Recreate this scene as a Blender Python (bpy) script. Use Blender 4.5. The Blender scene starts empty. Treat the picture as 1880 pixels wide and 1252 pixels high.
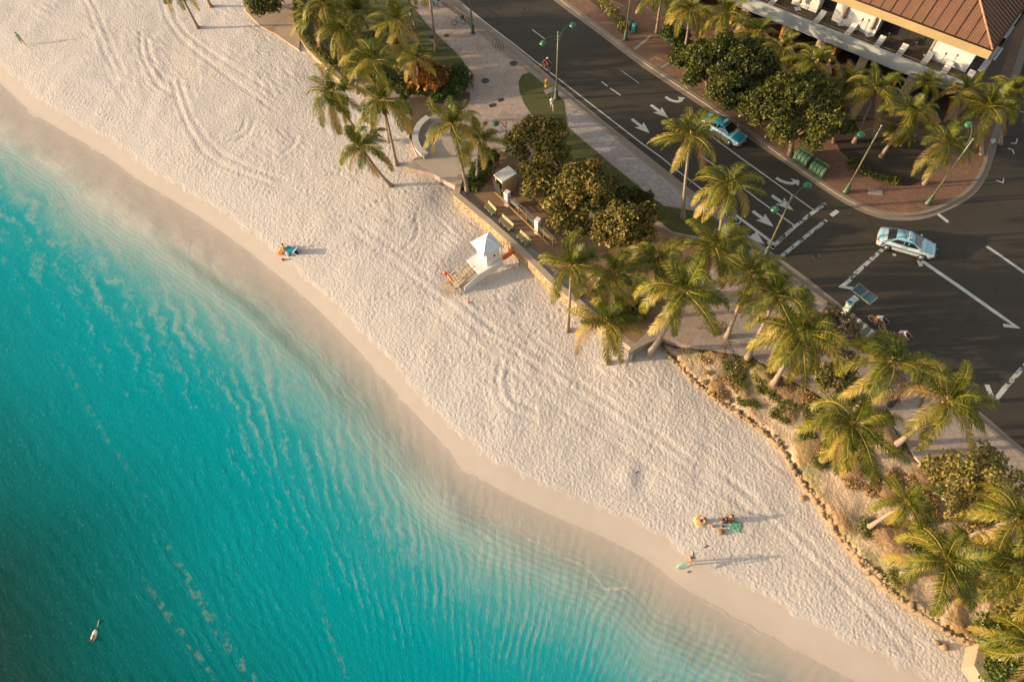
import bpy, math, random, numpy as np
from mathutils import Vector, Matrix
rad = math.radians
random.seed(7); NP = np.random.RandomState(11)
S = bpy.context.scene
COL = S.collection

# ------------------------------------------------------------------ camera model (used to survey the ground)
PW, PH, FP = 1880.0, 1252.0, 1253.0
TH, RHO, CH = rad(31.5), rad(3.3), 48.5
FWD = Vector((0, math.sin(TH), -math.cos(TH))); _u = Vector((0, math.cos(TH), math.sin(TH))); _r = Vector((1, 0, 0))
RT = _r * math.cos(RHO) - _u * math.sin(RHO); UP = _r * math.sin(RHO) + _u * math.cos(RHO)
CAM = Vector((0, 0, CH))
def G(px, py, z=0.0):
    """surveyed point: where the sight line through a photo pixel meets height z"""
    d = FWD + RT * ((px - PW / 2) / FP) - UP * ((py - PH / 2) / FP)
    t = (z - CH) / d.z
    return CAM + d * t
def G2(px, py, z=0.0):
    p = G(px, py, z); return (p.x, p.y)

# ------------------------------------------------------------------ helpers
def tag(o, label=None, cat=None, group=None, kind=None):
    if label: o['label'] = label
    if cat: o['category'] = cat
    if group: o['group'] = group
    if kind: o['kind'] = kind
    return o
def empty(name, loc, rz=0.0, label=None, cat=None, group=None):
    o = bpy.data.objects.new(name, None); COL.objects.link(o)
    o.empty_display_size = 0.2
    o.location = loc; o.rotation_euler = (0, 0, rz)
    return tag(o, label, cat, group)
def link(name, me, parent=None, loc=None):
    o = bpy.data.objects.new(name, me); COL.objects.link(o)
    if parent is not None: o.parent = parent
    if loc is not None: o.location = loc
    return o
def copy_tree(o, parent=None):
    c = o.copy(); COL.objects.link(c)
    c.parent = parent
    for ch in o.children: copy_tree(ch, c)
    return c

class MB:
    """collects shapes into one mesh"""
    def __init__(s): s.v = []; s.f = []; s.m = []; s.sm = []
    def add(s, vs, fs, m=0, smooth=False):
        b = len(s.v); s.v += [tuple(v) for v in vs]
        for f in fs: s.f.append([b + i for i in f]); s.m.append(m); s.sm.append(smooth)
    def box(s, c, size, rz=0.0, m=0, rot=None, bev=0.0):
        x, y, z = size[0] / 2, size[1] / 2, size[2] / 2
        R = rot if rot is not None else Matrix.Rotation(rz, 3, 'Z')
        if bev > 0:
            b = min(bev, x * .9, y * .9, z * .9); vs = []
            for sz, ins in ((-z, b), (-z + b, 0), (z - b, 0), (z, b)):
                X, Y = x - ins, y - ins; c2 = b * .6 if ins == 0 else b * .4
                for px, py in ((X, Y - c2), (X - c2, Y), (-X + c2, Y), (-X, Y - c2), (-X, -Y + c2), (-X + c2, -Y), (X - c2, -Y), (X, -Y + c2)):
                    vs.append(Vector((px, py, sz)))
            fs = [list(range(8))[::-1], [24 + i for i in range(8)]]
            for k in range(3):
                for i in range(8):
                    j = (i + 1) % 8; fs.append([k * 8 + i, k * 8 + j, k * 8 + 8 + j, k * 8 + 8 + i])
        else:
            vs = [Vector((a * x, b * y, cc * z)) for cc in (-1, 1) for a, b in ((-1, -1), (1, -1), (1, 1), (-1, 1))]
            fs = [[3, 2, 1, 0], [4, 5, 6, 7], [0, 1, 5, 4], [1, 2, 6, 5], [2, 3, 7, 6], [3, 0, 4, 7]]
        s.add([R @ v + Vector(c) for v in vs], fs, m)
    def tube(s, pts, r, n=8, m=0, cap=True, smooth=True):
        pts = [Vector(p) for p in pts]
        rs = r if isinstance(r, (list, tuple)) else [r] * len(pts)
        vs = []; prev = None
        for i, p in enumerate(pts):
            t = (pts[min(i + 1, len(pts) - 1)] - pts[max(i - 1, 0)]).normalized()
            if prev is None:
                a = Vector((0, 0, 1)) if abs(t.z) < .9 else Vector((1, 0, 0))
                u = t.cross(a).normalized()
            else:
                u = (prev - t * prev.dot(t)).normalized()
            prev = u; w = t.cross(u)
            for k in range(n):
                an = 2 * math.pi * k / n
                vs.append(p + (u * math.cos(an) + w * math.sin(an)) * rs[i])
        fs = []
        for i in range(len(pts) - 1):
            for k in range(n):
                j = (k + 1) % n; fs.append([i * n + k, i * n + j, (i + 1) * n + j, (i + 1) * n + k])
        s.add(vs, fs, m, smooth)
        if cap:
            b = len(s.v) - len(vs)
            s.f.append([b + k for k in range(n)][::-1]); s.m.append(m); s.sm.append(False)
            e = b + (len(pts) - 1) * n
            s.f.append([e + k for k in range(n)]); s.m.append(m); s.sm.append(False)
    def lathe(s, c, prof, n=16, m=0, smooth=True, rot=None):
        vs = []; R = rot or Matrix.Identity(3)
        for r, z in prof:
            for k in range(n):
                a = 2 * math.pi * k / n; vs.append(R @ Vector((r * math.cos(a), r * math.sin(a), z)) + Vector(c))
        fs = []
        for i in range(len(prof) - 1):
            for k in range(n):
                j = (k + 1) % n; fs.append([i * n + k, i * n + j, (i + 1) * n + j, (i + 1) * n + k])
        fs.append([k for k in range(n)][::-1]); fs.append([(len(prof) - 1) * n + k for k in range(n)])
        s.add(vs, fs, m, smooth)
    def ball(s, c, r, m=0, n=10, k=6, jit=0.0, rng=None):
        rr = r if isinstance(r, (tuple, list)) else (r, r, r); vs = []; fs = []
        vs.append(Vector((0, 0, rr[2])) + Vector(c))
        for i in range(1, k):
            ph = math.pi * i / k
            for j in range(n):
                a = 2 * math.pi * j / n; q = 1 + (rng.uniform(-jit, jit) if rng else 0)
                vs.append(Vector((rr[0] * math.sin(ph) * math.cos(a) * q, rr[1] * math.sin(ph) * math.sin(a) * q, rr[2] * math.cos(ph) * q)) + Vector(c))
        vs.append(Vector((0, 0, -rr[2])) + Vector(c)); L = len(vs) - 1
        for j in range(n): fs.append([0, 1 + j, 1 + (j + 1) % n]); fs.append([L, 1 + (k - 2) * n + (j + 1) % n, 1 + (k - 2) * n + j])
        for i in range(k - 2):
            for j in range(n):
                a = 1 + i * n + j; b = 1 + i * n + (j + 1) % n; fs.append([a, a + n, b + n, b])
        s.add(vs, fs, m, True)
    def prism(s, poly, z0, z1, m=0, side_m=None):
        """poly: ccw or cw list of (x,y); flat top at z1, skirt down to z0"""
        A = sum(poly[i][0] * poly[(i + 1) % len(poly)][1] - poly[(i + 1) % len(poly)][0] * poly[i][1] for i in range(len(poly)))
        if A < 0: poly = poly[::-1]
        n = len(poly); b = len(s.v)
        s.v += [(x, y, z1) for x, y in poly] + [(x, y, z0) for x, y in poly]
        s.f.append([b + i for i in range(n)]); s.m.append(m); s.sm.append(False)
        for i in range(n):
            j = (i + 1) % n; s.f.append([b + j, b + i, b + n + i, b + n + j]); s.m.append(m if side_m is None else side_m); s.sm.append(False)
    def strip(s, pts, w, z0, z1, m=0, closed=False):
        """wall-like strip along a polyline (x,y), width w"""
        P = [Vector((p[0], p[1])) for p in pts]; n = len(P); Lf = []; Rt = []
        for i in range(n):
            a = P[i - 1] if (i > 0 or closed) else P[i]; c = P[(i + 1) % n] if (i < n - 1 or closed) else P[i]
            d1 = (P[i] - a); d2 = (c - P[i])
            d1 = d1.normalized() if d1.length > 1e-6 else d2.normalized(); d2 = d2.normalized() if d2.length > 1e-6 else d1
            t = (d1 + d2).normalized(); nn = Vector((-t.y, t.x)); k = 1 / max(.5, nn.dot(Vector((-d1.y, d1.x))))
            Lf.append(P[i] + nn * w / 2 * k); Rt.append(P[i] - nn * w / 2 * k)
        vs = []
        for i in range(n): vs += [(Lf[i].x, Lf[i].y, z1), (Rt[i].x, Rt[i].y, z1), (Lf[i].x, Lf[i].y, z0), (Rt[i].x, Rt[i].y, z0)]
        fs = []
        for i in range(n if closed else n - 1):
            a = i * 4; b = ((i + 1) % n) * 4
            fs += [[a, a + 1, b + 1, b], [a + 2, a, b, b + 2], [a + 1, a + 3, b + 3, b + 1]]
        if not closed: fs += [[0, 2, 3, 1], [(n - 1) * 4 + 1, (n - 1) * 4 + 3, (n - 1) * 4 + 2, (n - 1) * 4]]
        s.add(vs, fs, m)
    def mesh(s, name, mats, origin=None):
        me = bpy.data.meshes.new(name)
        vs = s.v
        if origin is not None: vs = [(v[0] - origin[0], v[1] - origin[1], v[2] - origin[2]) for v in vs]
        me.from_pydata(vs, [], s.f)
        for m in (mats if isinstance(mats, (list, tuple)) else [mats]): me.materials.append(m)
        if any(s.m): me.polygons.foreach_set('material_index', s.m)
        me.polygons.foreach_set('use_smooth', s.sm); me.update()
        return me
    def build(s, name, mats, parent=None, origin=None):
        return link(name, s.mesh(name, mats, origin), parent, origin if parent is None else None)

def smooth_px(l, k=4):
    out = []
    for i in range(len(l) - 1):
        p0 = Vector(l[max(i - 1, 0)]); p1 = Vector(l[i]); p2 = Vector(l[i + 1]); p3 = Vector(l[min(i + 2, len(l) - 1)])
        for j in range(k):
            t = j / k
            out.append(tuple(.5 * ((2 * p1) + (-p0 + p2) * t + (2 * p0 - 5 * p1 + 4 * p2 - p3) * t * t + (-p0 + 3 * p1 - 3 * p2 + p3) * t ** 3)))
    out.append(tuple(l[-1])); return out
# ------------------------------------------------------------------ material helpers
def mat(name):
    m = bpy.data.materials.new(name); m.use_nodes = True
    nt = m.node_tree; b = nt.nodes['Principled BSDF']
    return m, nt, b
def N(nt, t, **kw):
    n = nt.nodes.new(t)
    for k, v in kw.items():
        if k.startswith('i_'):
            key = k[2:]; key = int(key) if key.isdigit() else key.replace('_', ' ')
            n.inputs[key].default_value = v
        else: setattr(n, k, v)
    return n
def ramp(nt, fac, stops, interp='LINEAR'):
    r = nt.nodes.new('ShaderNodeValToRGB'); cr = r.color_ramp; cr.interpolation = interp
    while len(cr.elements) < len(stops): cr.elements.new(.5)
    for e, (p, c) in zip(cr.elements, stops):
        e.position = p; e.color = (c[0], c[1], c[2], 1) if not isinstance(c, (int, float)) else (c, c, c, 1)
    nt.links.new(fac, r.inputs[0]); return r.outputs[0]
def mixc(nt, f, a, b, bt='MIX'):
    n = nt.nodes.new('ShaderNodeMix'); n.data_type = 'RGBA'; n.blend_type = bt
    for s_, v in ((n.inputs[0], f), (n.inputs[6], a), (n.inputs[7], b)):
        if isinstance(v, (int, float)): s_.default_value = v
        elif isinstance(v, tuple): s_.default_value = (v[0], v[1], v[2], 1)
        else: nt.links.new(v, s_)
    return n.outputs[2]
def mth(nt, op, a, b=0.0, c=None, clamp=False):
    n = nt.nodes.new('ShaderNodeMath'); n.operation = op; n.use_clamp = clamp
    for i, v in enumerate((a, b) if c is None else (a, b, c)):
        if isinstance(v, (int, float)): n.inputs[i].default_value = v
        else: nt.links.new(v, n.inputs[i])
    return n.outputs[0]
def noise(nt, vec, scale, detail=3, rough=.55, dist=0.0):
    n = N(nt, 'ShaderNodeTexNoise'); n.inputs['Scale'].default_value = scale; n.inputs['Detail'].default_value = detail
    n.inputs['Roughness'].default_value = rough; n.inputs['Distortion'].default_value = dist
    if vec is not None: nt.links.new(vec, n.inputs['Vector'])
    return n.outputs['Fac']
def vor(nt, vec, scale, feat='F1', out='Distance', rnd=1.0):
    n = N(nt, 'ShaderNodeTexVoronoi'); n.feature = feat; n.inputs['Scale'].default_value = scale; n.inputs['Randomness'].default_value = rnd
    if vec is not None: nt.links.new(vec, n.inputs['Vector'])
    return n.outputs[out]
def bump(nt, b, h, strength=.5, dist=.05, prev=None):
    n = N(nt, 'ShaderNodeBump'); n.inputs['Strength'].default_value = strength; n.inputs['Distance'].default_value = dist
    nt.links.new(h, n.inputs['Height'])
    if prev: nt.links.new(prev, n.inputs['Normal'])
    if b is not None: nt.links.new(n.outputs[0], b.inputs['Normal'])
    return n.outputs[0]
def pos(nt, scale=(1, 1, 1), rot=0.0, obj=False):
    if obj: src = N(nt, 'ShaderNodeTexCoord').outputs['Object']
    else: src = N(nt, 'ShaderNodeNewGeometry').outputs['Position']
    mp = N(nt, 'ShaderNodeMapping'); mp.inputs['Scale'].default_value = scale; mp.inputs['Rotation'].default_value = (0, 0, rot)
    nt.links.new(src, mp.inputs['Vector']); return mp.outputs[0]
def setc(nt, b, c):
    if isinstance(c, tuple): b.inputs['Base Color'].default_value = (c[0], c[1], c[2], 1)
    else: nt.links.new(c, b.inputs['Base Color'])
_MC = {}
def plain(name, c, rough=.6, metal=0.0, var=.12, scale=3.0, bmp=0.0, coat=0.0, emit=None):
    """procedural material: base colour with uneven wear"""
    if name in _MC: return _MC[name]
    m, nt, b = mat(name); v = pos(nt, obj=True)
    f = noise(nt, v, scale, 4, .6)
    lo = tuple(x * (1 - var * 1.6) for x in c); hi = tuple(min(1, x * (1 + var)) for x in c)
    setc(nt, b, ramp(nt, f, [(.3, lo), (.7, hi)]))
    b.inputs['Roughness'].default_value = rough; b.inputs['Metallic'].default_value = metal
    if coat: b.inputs['Coat Weight'].default_value = coat; b.inputs['Coat Roughness'].default_value = .06
    if bmp: bump(nt, b, noise(nt, v, scale * 6, 4), .4, bmp)
    _MC[name] = m; return m

# ------------------------------------------------------------------ camera, light, sky
cd = bpy.data.cameras.new('camera'); cam = bpy.data.objects.new('camera', cd); COL.objects.link(cam)
M3 = Matrix((RT, UP, -FWD)).transposed(); cam.matrix_world = Matrix.Translation(CAM) @ M3.to_4x4()
cd.sensor_width = 36; cd.lens = FP / PW * 36; cd.clip_end = 3000; cd.clip_start = .5
S.camera = cam
_sd = (G(1480, 1019, -1.2) - G(1265, 1033, -1.2)); _sd.z = 0; _sd.normalize()   # the way shadows fall
SUN_EL = rad(11.8)
ldir = Vector((_sd.x * math.cos(SUN_EL), _sd.y * math.cos(SUN_EL), -math.sin(SUN_EL)))
sl = bpy.data.lights.new('sun', 'SUN'); sl.energy = 3.7; sl.angle = rad(.6); sl.color = (1.0, .72, .42)
so = bpy.data.objects.new('sun', sl); COL.objects.link(so); so.rotation_euler = ldir.to_track_quat('-Z', 'Y').to_euler()
so.location = (-60, 0, 60)
w = bpy.data.worlds.new('World'); S.world = w; w.use_nodes = True; wt = w.node_tree
sky = N(wt, 'ShaderNodeTexSky', sky_type='NISHITA'); sky.sun_disc = False; sky.sun_elevation = SUN_EL
sky.sun_rotation = math.atan2(-_sd.x, -_sd.y) % (2 * math.pi)
sky.air_density = 1.0; sky.dust_density = 2.5; sky.ozone_density = 1.0
hs = N(wt, 'ShaderNodeHueSaturation'); hs.inputs['Saturation'].default_value = .42
wt.links.new(sky.outputs[0], hs.inputs['Color'])
wt.links.new(mixc(wt, 1.0, hs.outputs[0], (1.0, .96, .92), 'MULTIPLY'), wt.nodes['Background'].inputs[0])
wt.nodes['Background'].inputs[1].default_value = .15
S.view_settings.view_transform = 'Standard'; S.view_settings.look = 'None'
S.view_settings.exposure = 1.08; S.view_settings.gamma = 1.0
S.render.engine = 'CYCLES'
try:
    S.cycles.use_denoising = True; S.cycles.max_bounces = 6; S.cycles.transparent_max_bounces = 8; S.cycles.caustics_reflective = False; S.cycles.caustics_refractive = False
except Exception: pass
# ================================================================== terrain: beach and sea
WATER_Z = -2.2
SHORE_PX = [(-700, -420), (-400, -190), (-200, 0), (-80, 90), (0, 150), (57, 202), (105, 232), (198, 286), (256, 328), (351, 386), (415, 428), (492, 487), (588, 568), (651, 632), (699, 683),
            (740, 730), (776, 770), (816, 812), (862, 857), (915, 894), (980, 926), (1047, 956), (1124, 989), (1200, 1030), (1255, 1075), (1335, 1114), (1415, 1159), (1479, 1197), (1575, 1248), (1700, 1310), (1900, 1390), (2300, 1520)]
SH = np.array([G2(x, y, WATER_Z) for x, y in smooth_px(SHORE_PX, 4)])
def seg_dist(P, A, want_t=False):
    """distance of points P (n,2) to polyline A, signed by the side of the nearest segment"""
    best = np.full(len(P), 1e9); sg = np.ones(len(P)); tt = np.zeros(len(P)); L = 0.0
    for i in range(len(A) - 1):
        a, b = A[i], A[i + 1]; ab = b - a; l2 = (ab ** 2).sum()
        t = np.clip(((P - a) @ ab) / l2, 0, 1); q = a + t[:, None] * ab; dd = P - q
        d = np.sqrt((dd ** 2).sum(1)); cr = ab[0] * (P[:, 1] - a[1]) - ab[1] * (P[:, 0] - a[0])
        m = d < best; best[m] = d[m]; sg[m] = np.sign(cr[m]); tt[m] = L + t[m] * math.sqrt(l2); L += math.sqrt(l2)
    return (best * sg, tt) if want_t else best * sg
CTRL = np.array([list(G2(x, y)) + [z] for x, y, z in
    [(600, 250, -.3), (760, 330, -.06), (500, 60, -.1), (550, 100, -.12), (640, 130, -.4), (900, 430, -.9), (1050, 600, -.95), (1200, 655, -.5), (1400, 790, -.95), (1600, 1080, -.95),
     (1750, 1190, -.95), (300, 50, -.5), (100, -50, -.6), (1100, 800, -1.0), (840, 360, -.75), (740, 260, -.1)]])
def zplateau(P):
    w = np.zeros(len(P)); z = np.zeros(len(P))
    for x, y, zz in CTRL:
        k = 1 / (((P[:, 0] - x) ** 2 + (P[:, 1] - y) ** 2) + 4) ** 1.5; w += k; z += k * zz
    return z / w
def sand_z(P, d=None):
    if d is None: d = seg_dist(P, SH)
    zp = zplateau(P)
    return np.where(d > 0, WATER_Z + .02 + (zp - WATER_Z) * (1 - np.exp(-np.maximum(d, 0) / 10.0)), WATER_Z + .02 + np.maximum(-4.5, d * .13))
def GS(px, py):
    """surveyed point on the sand"""
    z = -1.0
    for _ in range(6):
        p = G(px, py, z); z = float(sand_z(np.array([[p.x, p.y]]))[0])
    return G(px, py, z)

def axis(lo, hi, st, far, grow=1.35):
    a = list(np.arange(lo, hi, st)); s = st; x = a[-1]
    R = []
    while x < far: s *= grow; x += s; R.append(x)
    s = st; x = a[0]; Lf = []
    while x > -far: s *= grow; x -= s; Lf.append(x)
    return np.array(Lf[::-1] + a + R)
def band_noise(ny, nx, st, wl0, wl1, seed, aniso=None):
    r = np.random.RandomState(seed); F = np.fft.rfft2(r.randn(ny, nx))
    fy = np.fft.fftfreq(ny, st)[:, None]; fx = np.fft.rfftfreq(nx, st)[None, :]
    if aniso: # (angle, stretch): waves run across the angle
        c, s = math.cos(aniso[0]), math.sin(aniso[0]); u = (fx * c + fy * s) * aniso[1]; v = -fx * s + fy * c; k = np.sqrt(u * u + v * v)
    else: k = np.sqrt(fx ** 2 + fy ** 2)
    k0, k1 = 1 / wl1, 1 / wl0
    win = np.exp(-((np.log(k + 1e-9) - .5 * (math.log(k0) + math.log(k1))) / (.5 * math.log(k1 / k0) + .15)) ** 2)
    o = np.fft.irfft2(F * win, s=(ny, nx)); return o / o.std()
ST = .17
c4 = [G2(-40, -30, -1), G2(1500, -30, -1), G2(-40, 1290, -1), G2(1900, 1290, -1)]
X0, X1, Y0, Y1 = -74.0, 42.0, -8.0, 92.0
xs = axis(X0, X1, ST, 500); ys = axis(Y0, Y1, ST, 500)
GX, GY = np.meshgrid(xs, ys); P = np.stack([GX.ravel(), GY.ravel()], 1)
D, TT = seg_dist(P, SH, True)
DOFF = np.interp(TT, [150, 198, 205, 213, 221, 229, 250], [.9, 1.0, 1.2, 1.2, 1.2, .9, .4])
Z = sand_z(P, D)
ix = np.where((xs >= X0 - 1e-6) & (xs < X1 - 1e-6))[0]; iy = np.where((ys >= Y0 - 1e-6) & (ys < Y1 - 1e-6))[0]
nx, ny = len(ix), len(iy)
rel = np.zeros(GX.shape); sub = np.ix_(iy, ix)
Dg = (D + DOFF).reshape(GX.shape)[sub]
n1 = band_noise(ny, nx, ST, .38, .75, 1); n2 = band_noise(ny, nx, ST, 2.5, 9, 2); n3 = band_noise(ny, nx, ST, .5, .85, 3, (rad(-52), 4.5)); n4 = band_noise(ny, nx, ST, 6, 25, 4)
dry = np.clip((Dg - 2.6 - n2 * .25) / 1.8, 0, 1)
ridg = np.clip(n4 * .5 + .45, 0, 1) * np.clip((Dg - 7) / 5, 0, 1)
n5 = np.clip(band_noise(ny, nx, ST, 3, 14, 6) * .3 + .75, .3, 1.25)
rel[sub] = dry * (n1 * .0082 * n5 * (1 - .45 * ridg) + n2 * .012 + n3 * .014 * ridg) + n4 * .012 * np.clip(Dg / 6, 0, 1)
# vehicle tracks pressed into the sand (pairs of ruts)
TRK = [[(257, 61), (259, 96), (269, 125), (287, 154), (319, 177)], [(270, 74), (274, 98), (286, 122), (300, 144), (316, 155)],
       [(316, 146), (327, 191), (346, 237), (372, 279), (404, 303), (452, 322), (500, 340)], [(330, 149), (338, 175), (351, 213), (378, 255), (410, 285), (465, 311), (520, 330)],
       [(293, -10), (306, 35), (332, 72), (372, 106), (430, 150), (500, 200)], [(314, -5), (325, 40), (345, 65), (385, 95), (445, 135), (515, 180)], [(449, 221), (447, 234), (431, 247), (415, 250)], [(465, 225), (457, 245), (436, 257)],
       [(545, 250), (542, 262), (530, 275), (512, 287)], [(919, 663), (911, 698), (916, 730), (939, 755), (983, 771)], [(935, 676), (931, 704), (942, 733), (983, 752)],
       [(763, 400), (768, 425), (762, 441), (742, 455)], [(870, 600), (951, 650), (1070, 730), (1200, 816), (1366, 933)], [(890, 592), (971, 642), (1090, 720), (1220, 806), (1390, 915)],
       [(780, 560), (880, 640), (1000, 730), (1150, 830), (1290, 920)], [(1240, 800), (1330, 870), (1400, 930)], [(1225, 812), (1310, 880), (1385, 945)], [(640, 420), (720, 480), (820, 560), (900, 630)],
       [(660, 412), (740, 470), (840, 550), (925, 622)], [(1420, 930), (1500, 1010), (1600, 1100), (1680, 1180)], [(1400, 940), (1480, 1020), (1580, 1112), (1660, 1195)],
       [(150, -10), (170, 40), (190, 90), (215, 150)], [(165, -10), (185, 35), (205, 85), (230, 140)], [(190, 120), (205, 150), (230, 190)]]
Pg = P.reshape(GX.shape + (2,))[sub].reshape(-1, 2)
trk = np.zeros(len(Pg))
for k, T in enumerate(TRK):
    A = np.array([list(GS(x, y))[:2] for x, y in T]); lo = A.min(0) - 1.5; hi = A.max(0) + 1.5
    m = (Pg[:, 0] > lo[0]) & (Pg[:, 0] < hi[0]) & (Pg[:, 1] > lo[1]) & (Pg[:, 1] < hi[1])
    dd = np.abs(seg_dist(Pg[m], A)); amp = .032 if k < 12 else .022
    trk[m] += -amp * np.exp(-(dd / .2) ** 2) + amp * .5 * np.exp(-((dd - .42) / .16) ** 2)
rel[sub] += trk.reshape(ny, nx)
# walking trails: chains of footprints over the open sand
fr = np.random.RandomState(77); fx, fy = [], []
for _ in range(46):
    a_ = GS(fr.uniform(50, 1500), fr.uniform(0, 1000)); b2_ = GS(fr.uniform(50, 1700), fr.uniform(0, 1150)); ln_v = Vector((b2_.x - a_.x, b2_.y - a_.y)); Lw = ln_v.length; ln_v.normalize(); ph_ = fr.uniform(0, 6)
    for k in range(int(min(Lw, 45) / .62)):
        s_ = k * .62; w__ = 1.2 * math.sin(s_ * .12 + ph_) + (.13 if k % 2 else -.13); fx.append(a_.x + ln_v.x * s_ - ln_v.y * w__); fy.append(a_.y + ln_v.y * s_ + ln_v.x * w__)
ftp = np.zeros((ny, nx)); FX, FY = np.array(fx), np.array(fy); bx0, by0 = xs[ix[0]], ys[iy[0]]
for px_, py_ in zip(FX, FY):
    i_, j_ = int((px_ - bx0) / ST), int((py_ - by0) / ST)
    if 3 <= i_ < nx - 3 and 3 <= j_ < ny - 3:
        sx_, sy_ = xs[ix[i_ - 2:i_ + 4]][None, :] - px_, ys[iy[j_ - 2:j_ + 4]][:, None] - py_; q_ = sx_ ** 2 + sy_ ** 2
        ftp[j_ - 2:j_ + 4, i_ - 2:i_ + 4] += -.045 * np.exp(-q_ / .02) + .014 * np.exp(-((np.sqrt(q_) - .27) / .1) ** 2)
rel[sub] += ftp * dry
tc = GS(880, 500); ck = np.exp(-(((GX[sub] - tc.x) ** 2 + (GY[sub] - tc.y) ** 2) / 3.4 ** 2) ** 2); rel[sub] = rel[sub] * (1 - .75 * ck) - .22 * ck
# a kicked-up hollow and mound, and the scraped berm round the tower
for (px, py, r, a) in [(1172, 880, .9, -.16), (1160, 874, .8, .16), (845, 560, 1.6, .12), (880, 552, 1.8, .14), (825, 480, 1.5, .1), (838, 455, 1.4, .1), (858, 438, 1.4, .1), (918, 532, 1.6, .12), (942, 512, 1.3, .1)]:
    p = GS(px, py); q = (GX[sub] - p.x) ** 2 + (GY[sub] - p.y) ** 2; rel[sub] += a * np.exp(-q / r ** 2)
Z = Z + rel.ravel()
nX, nY = len(xs), len(ys)
def grid_mesh(name, X, Y, Zs, nX, nY):
    me = bpy.data.meshes.new(name); n = nX * nY; co = np.stack([X, Y, Zs], 1).astype(np.float32)
    i = np.arange(nX - 1)[None, :] + (np.arange(nY - 1) * nX)[:, None]; i = i.ravel()
    q = np.stack([i, i + 1, i + 1 + nX, i + nX], 1).astype(np.int32)
    me.vertices.add(n); me.vertices.foreach_set('co', co.ravel()); me.loops.add(q.size); me.loops.foreach_set('vertex_index', q.ravel())
    me.polygons.add(len(q)); me.polygons.foreach_set('loop_start', np.arange(0, q.size, 4, dtype=np.int32)); me.polygons.foreach_set('loop_total', np.full(len(q), 4, dtype=np.int32))
    me.update(calc_edges=True); me.polygons.foreach_set('use_smooth', np.ones(len(q), bool)); return me
def fattr(me, name, v):
    a = me.attributes.new(name, 'FLOAT', 'POINT'); a.data.foreach_set('value', v.astype(np.float32))
me = grid_mesh('beach_sand', P[:, 0], P[:, 1], Z, nX, nY)
fattr(me, 'shore', np.clip(D + DOFF, -200, 200)); fattr(me, 'along', TT)
beach = link('beach_sand', me); tag(beach, kind='structure')
m, nt, b = mat('sand')
v = pos(nt); at = N(nt, 'ShaderNodeAttribute', attribute_name='shore').outputs['Fac']
big = noise(nt, v, .12, 3); mid = noise(nt, v, .9, 4); fin = noise(nt, v, 9, 3)
wob = mth(nt, 'ADD', at, mth(nt, 'MULTIPLY', mth(nt, 'SUBTRACT', mid, .5), 1.6))
drc = mixc(nt, mid, (.455, .41, .37), (.555, .505, .462))
drc = mixc(nt, ramp(nt, big, [(.35, 0.0), (.7, .5)]), drc, (.51, .45, .38))
drc = mixc(nt, ramp(nt, fin, [(.45, 0.0), (.75, .35)]), drc, (.40, .345, .295))
wet = mixc(nt, mid, (.46, .39, .32), (.51, .44, .365))
f = mth(nt, 'DIVIDE', mth(nt, 'SUBTRACT', wob, 2.3), .5, clamp=True)
c = mixc(nt, f, wet, drc)
damp = mth(nt, 'DIVIDE', mth(nt, 'SUBTRACT', wob, .2), 1.2, clamp=True)
c = mixc(nt, damp, (.455, .385, .315), c)
deb = mth(nt, 'MULTIPLY', mth(nt, 'GREATER_THAN', vor(nt, v, 1.7, out='Distance'), .0), mth(nt, 'LESS_THAN', vor(nt, v, 2.3), .09))
rng_ = mth(nt, 'MULTIPLY', mth(nt, 'LESS_THAN', mth(nt, 'ABSOLUTE', mth(nt, 'SUBTRACT', wob, 3.6)), .9), deb)
rn2 = mth(nt, 'MULTIPLY', mth(nt, 'GREATER_THAN', noise(nt, v, .35, 2), .6), deb)
c = mixc(nt, mth(nt, 'MULTIPLY', mth(nt, 'MAXIMUM', rng_, rn2), .75), c, (.20, .135, .085))
setc(nt, b, c)
nt.links.new(ramp(nt, damp, [(0, .35), (1, .9)]), b.inputs['Roughness'])
b.inputs['Specular IOR Level'].default_value = .25
h = mth(nt, 'ADD', noise(nt, v, 6.2, 3, .55), mth(nt, 'MULTIPLY', vor(nt, v, 4.6, 'SMOOTH_F1'), .9))
h = mth(nt, 'MULTIPLY', h, mth(nt, 'ADD', mth(nt, 'MULTIPLY', f, .95), .03))
bn = bump(nt, None, h, 1.0, .045)
bump(nt, b, noise(nt, v, 14, 2), .25, .02, bn)
me.materials.append(m)

# ---- sea
SX, SY = axis(-100, 30, .6, 900), axis(-30, 80, .6, 900)
gx, gy = np.meshgrid(SX, SY); Q = np.stack([gx.ravel(), gy.ravel()], 1); dq, tq = seg_dist(Q, SH, True)
C0 = np.array(G2(870, 1900, WATER_Z)); rr = np.sqrt(((Q - C0) ** 2).sum(1)); an = np.arctan2(Q[:, 1] - C0[1], Q[:, 0] - C0[0])
keep = dq < 1.5
me = grid_mesh('sea', Q[:, 0], Q[:, 1], np.full(len(Q), WATER_Z), len(SX), len(SY))
fattr(me, 'sea_d', np.clip(-dq, -5, 400)); fattr(me, 'cr', rr); fattr(me, 'ca', an * 48); fattr(me, 'al', tq); fattr(me, 'shift', np.interp(tq, [120, 170, 190, 203, 214], [3.0, 2.6, 2.0, 1.2, 0]))
import bmesh
bm = bmesh.new(); bm.from_mesh(me); bm.verts.ensure_lookup_table()
bmesh.ops.delete(bm, geom=[bm.verts[i] for i in np.where(~keep)[0]], context='VERTS'); bm.to_mesh(me); bm.free()
sea = link('sea', me); tag(sea, kind='structure')
m, nt, b = mat('sea_water'); v = pos(nt)
A_ = lambda n_: N(nt, 'ShaderNodeAttribute', attribute_name=n_).outputs['Fac']
d, cr_, ca, al = A_('sea_d'), A_('cr'), A_('ca'), A_('al')
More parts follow.
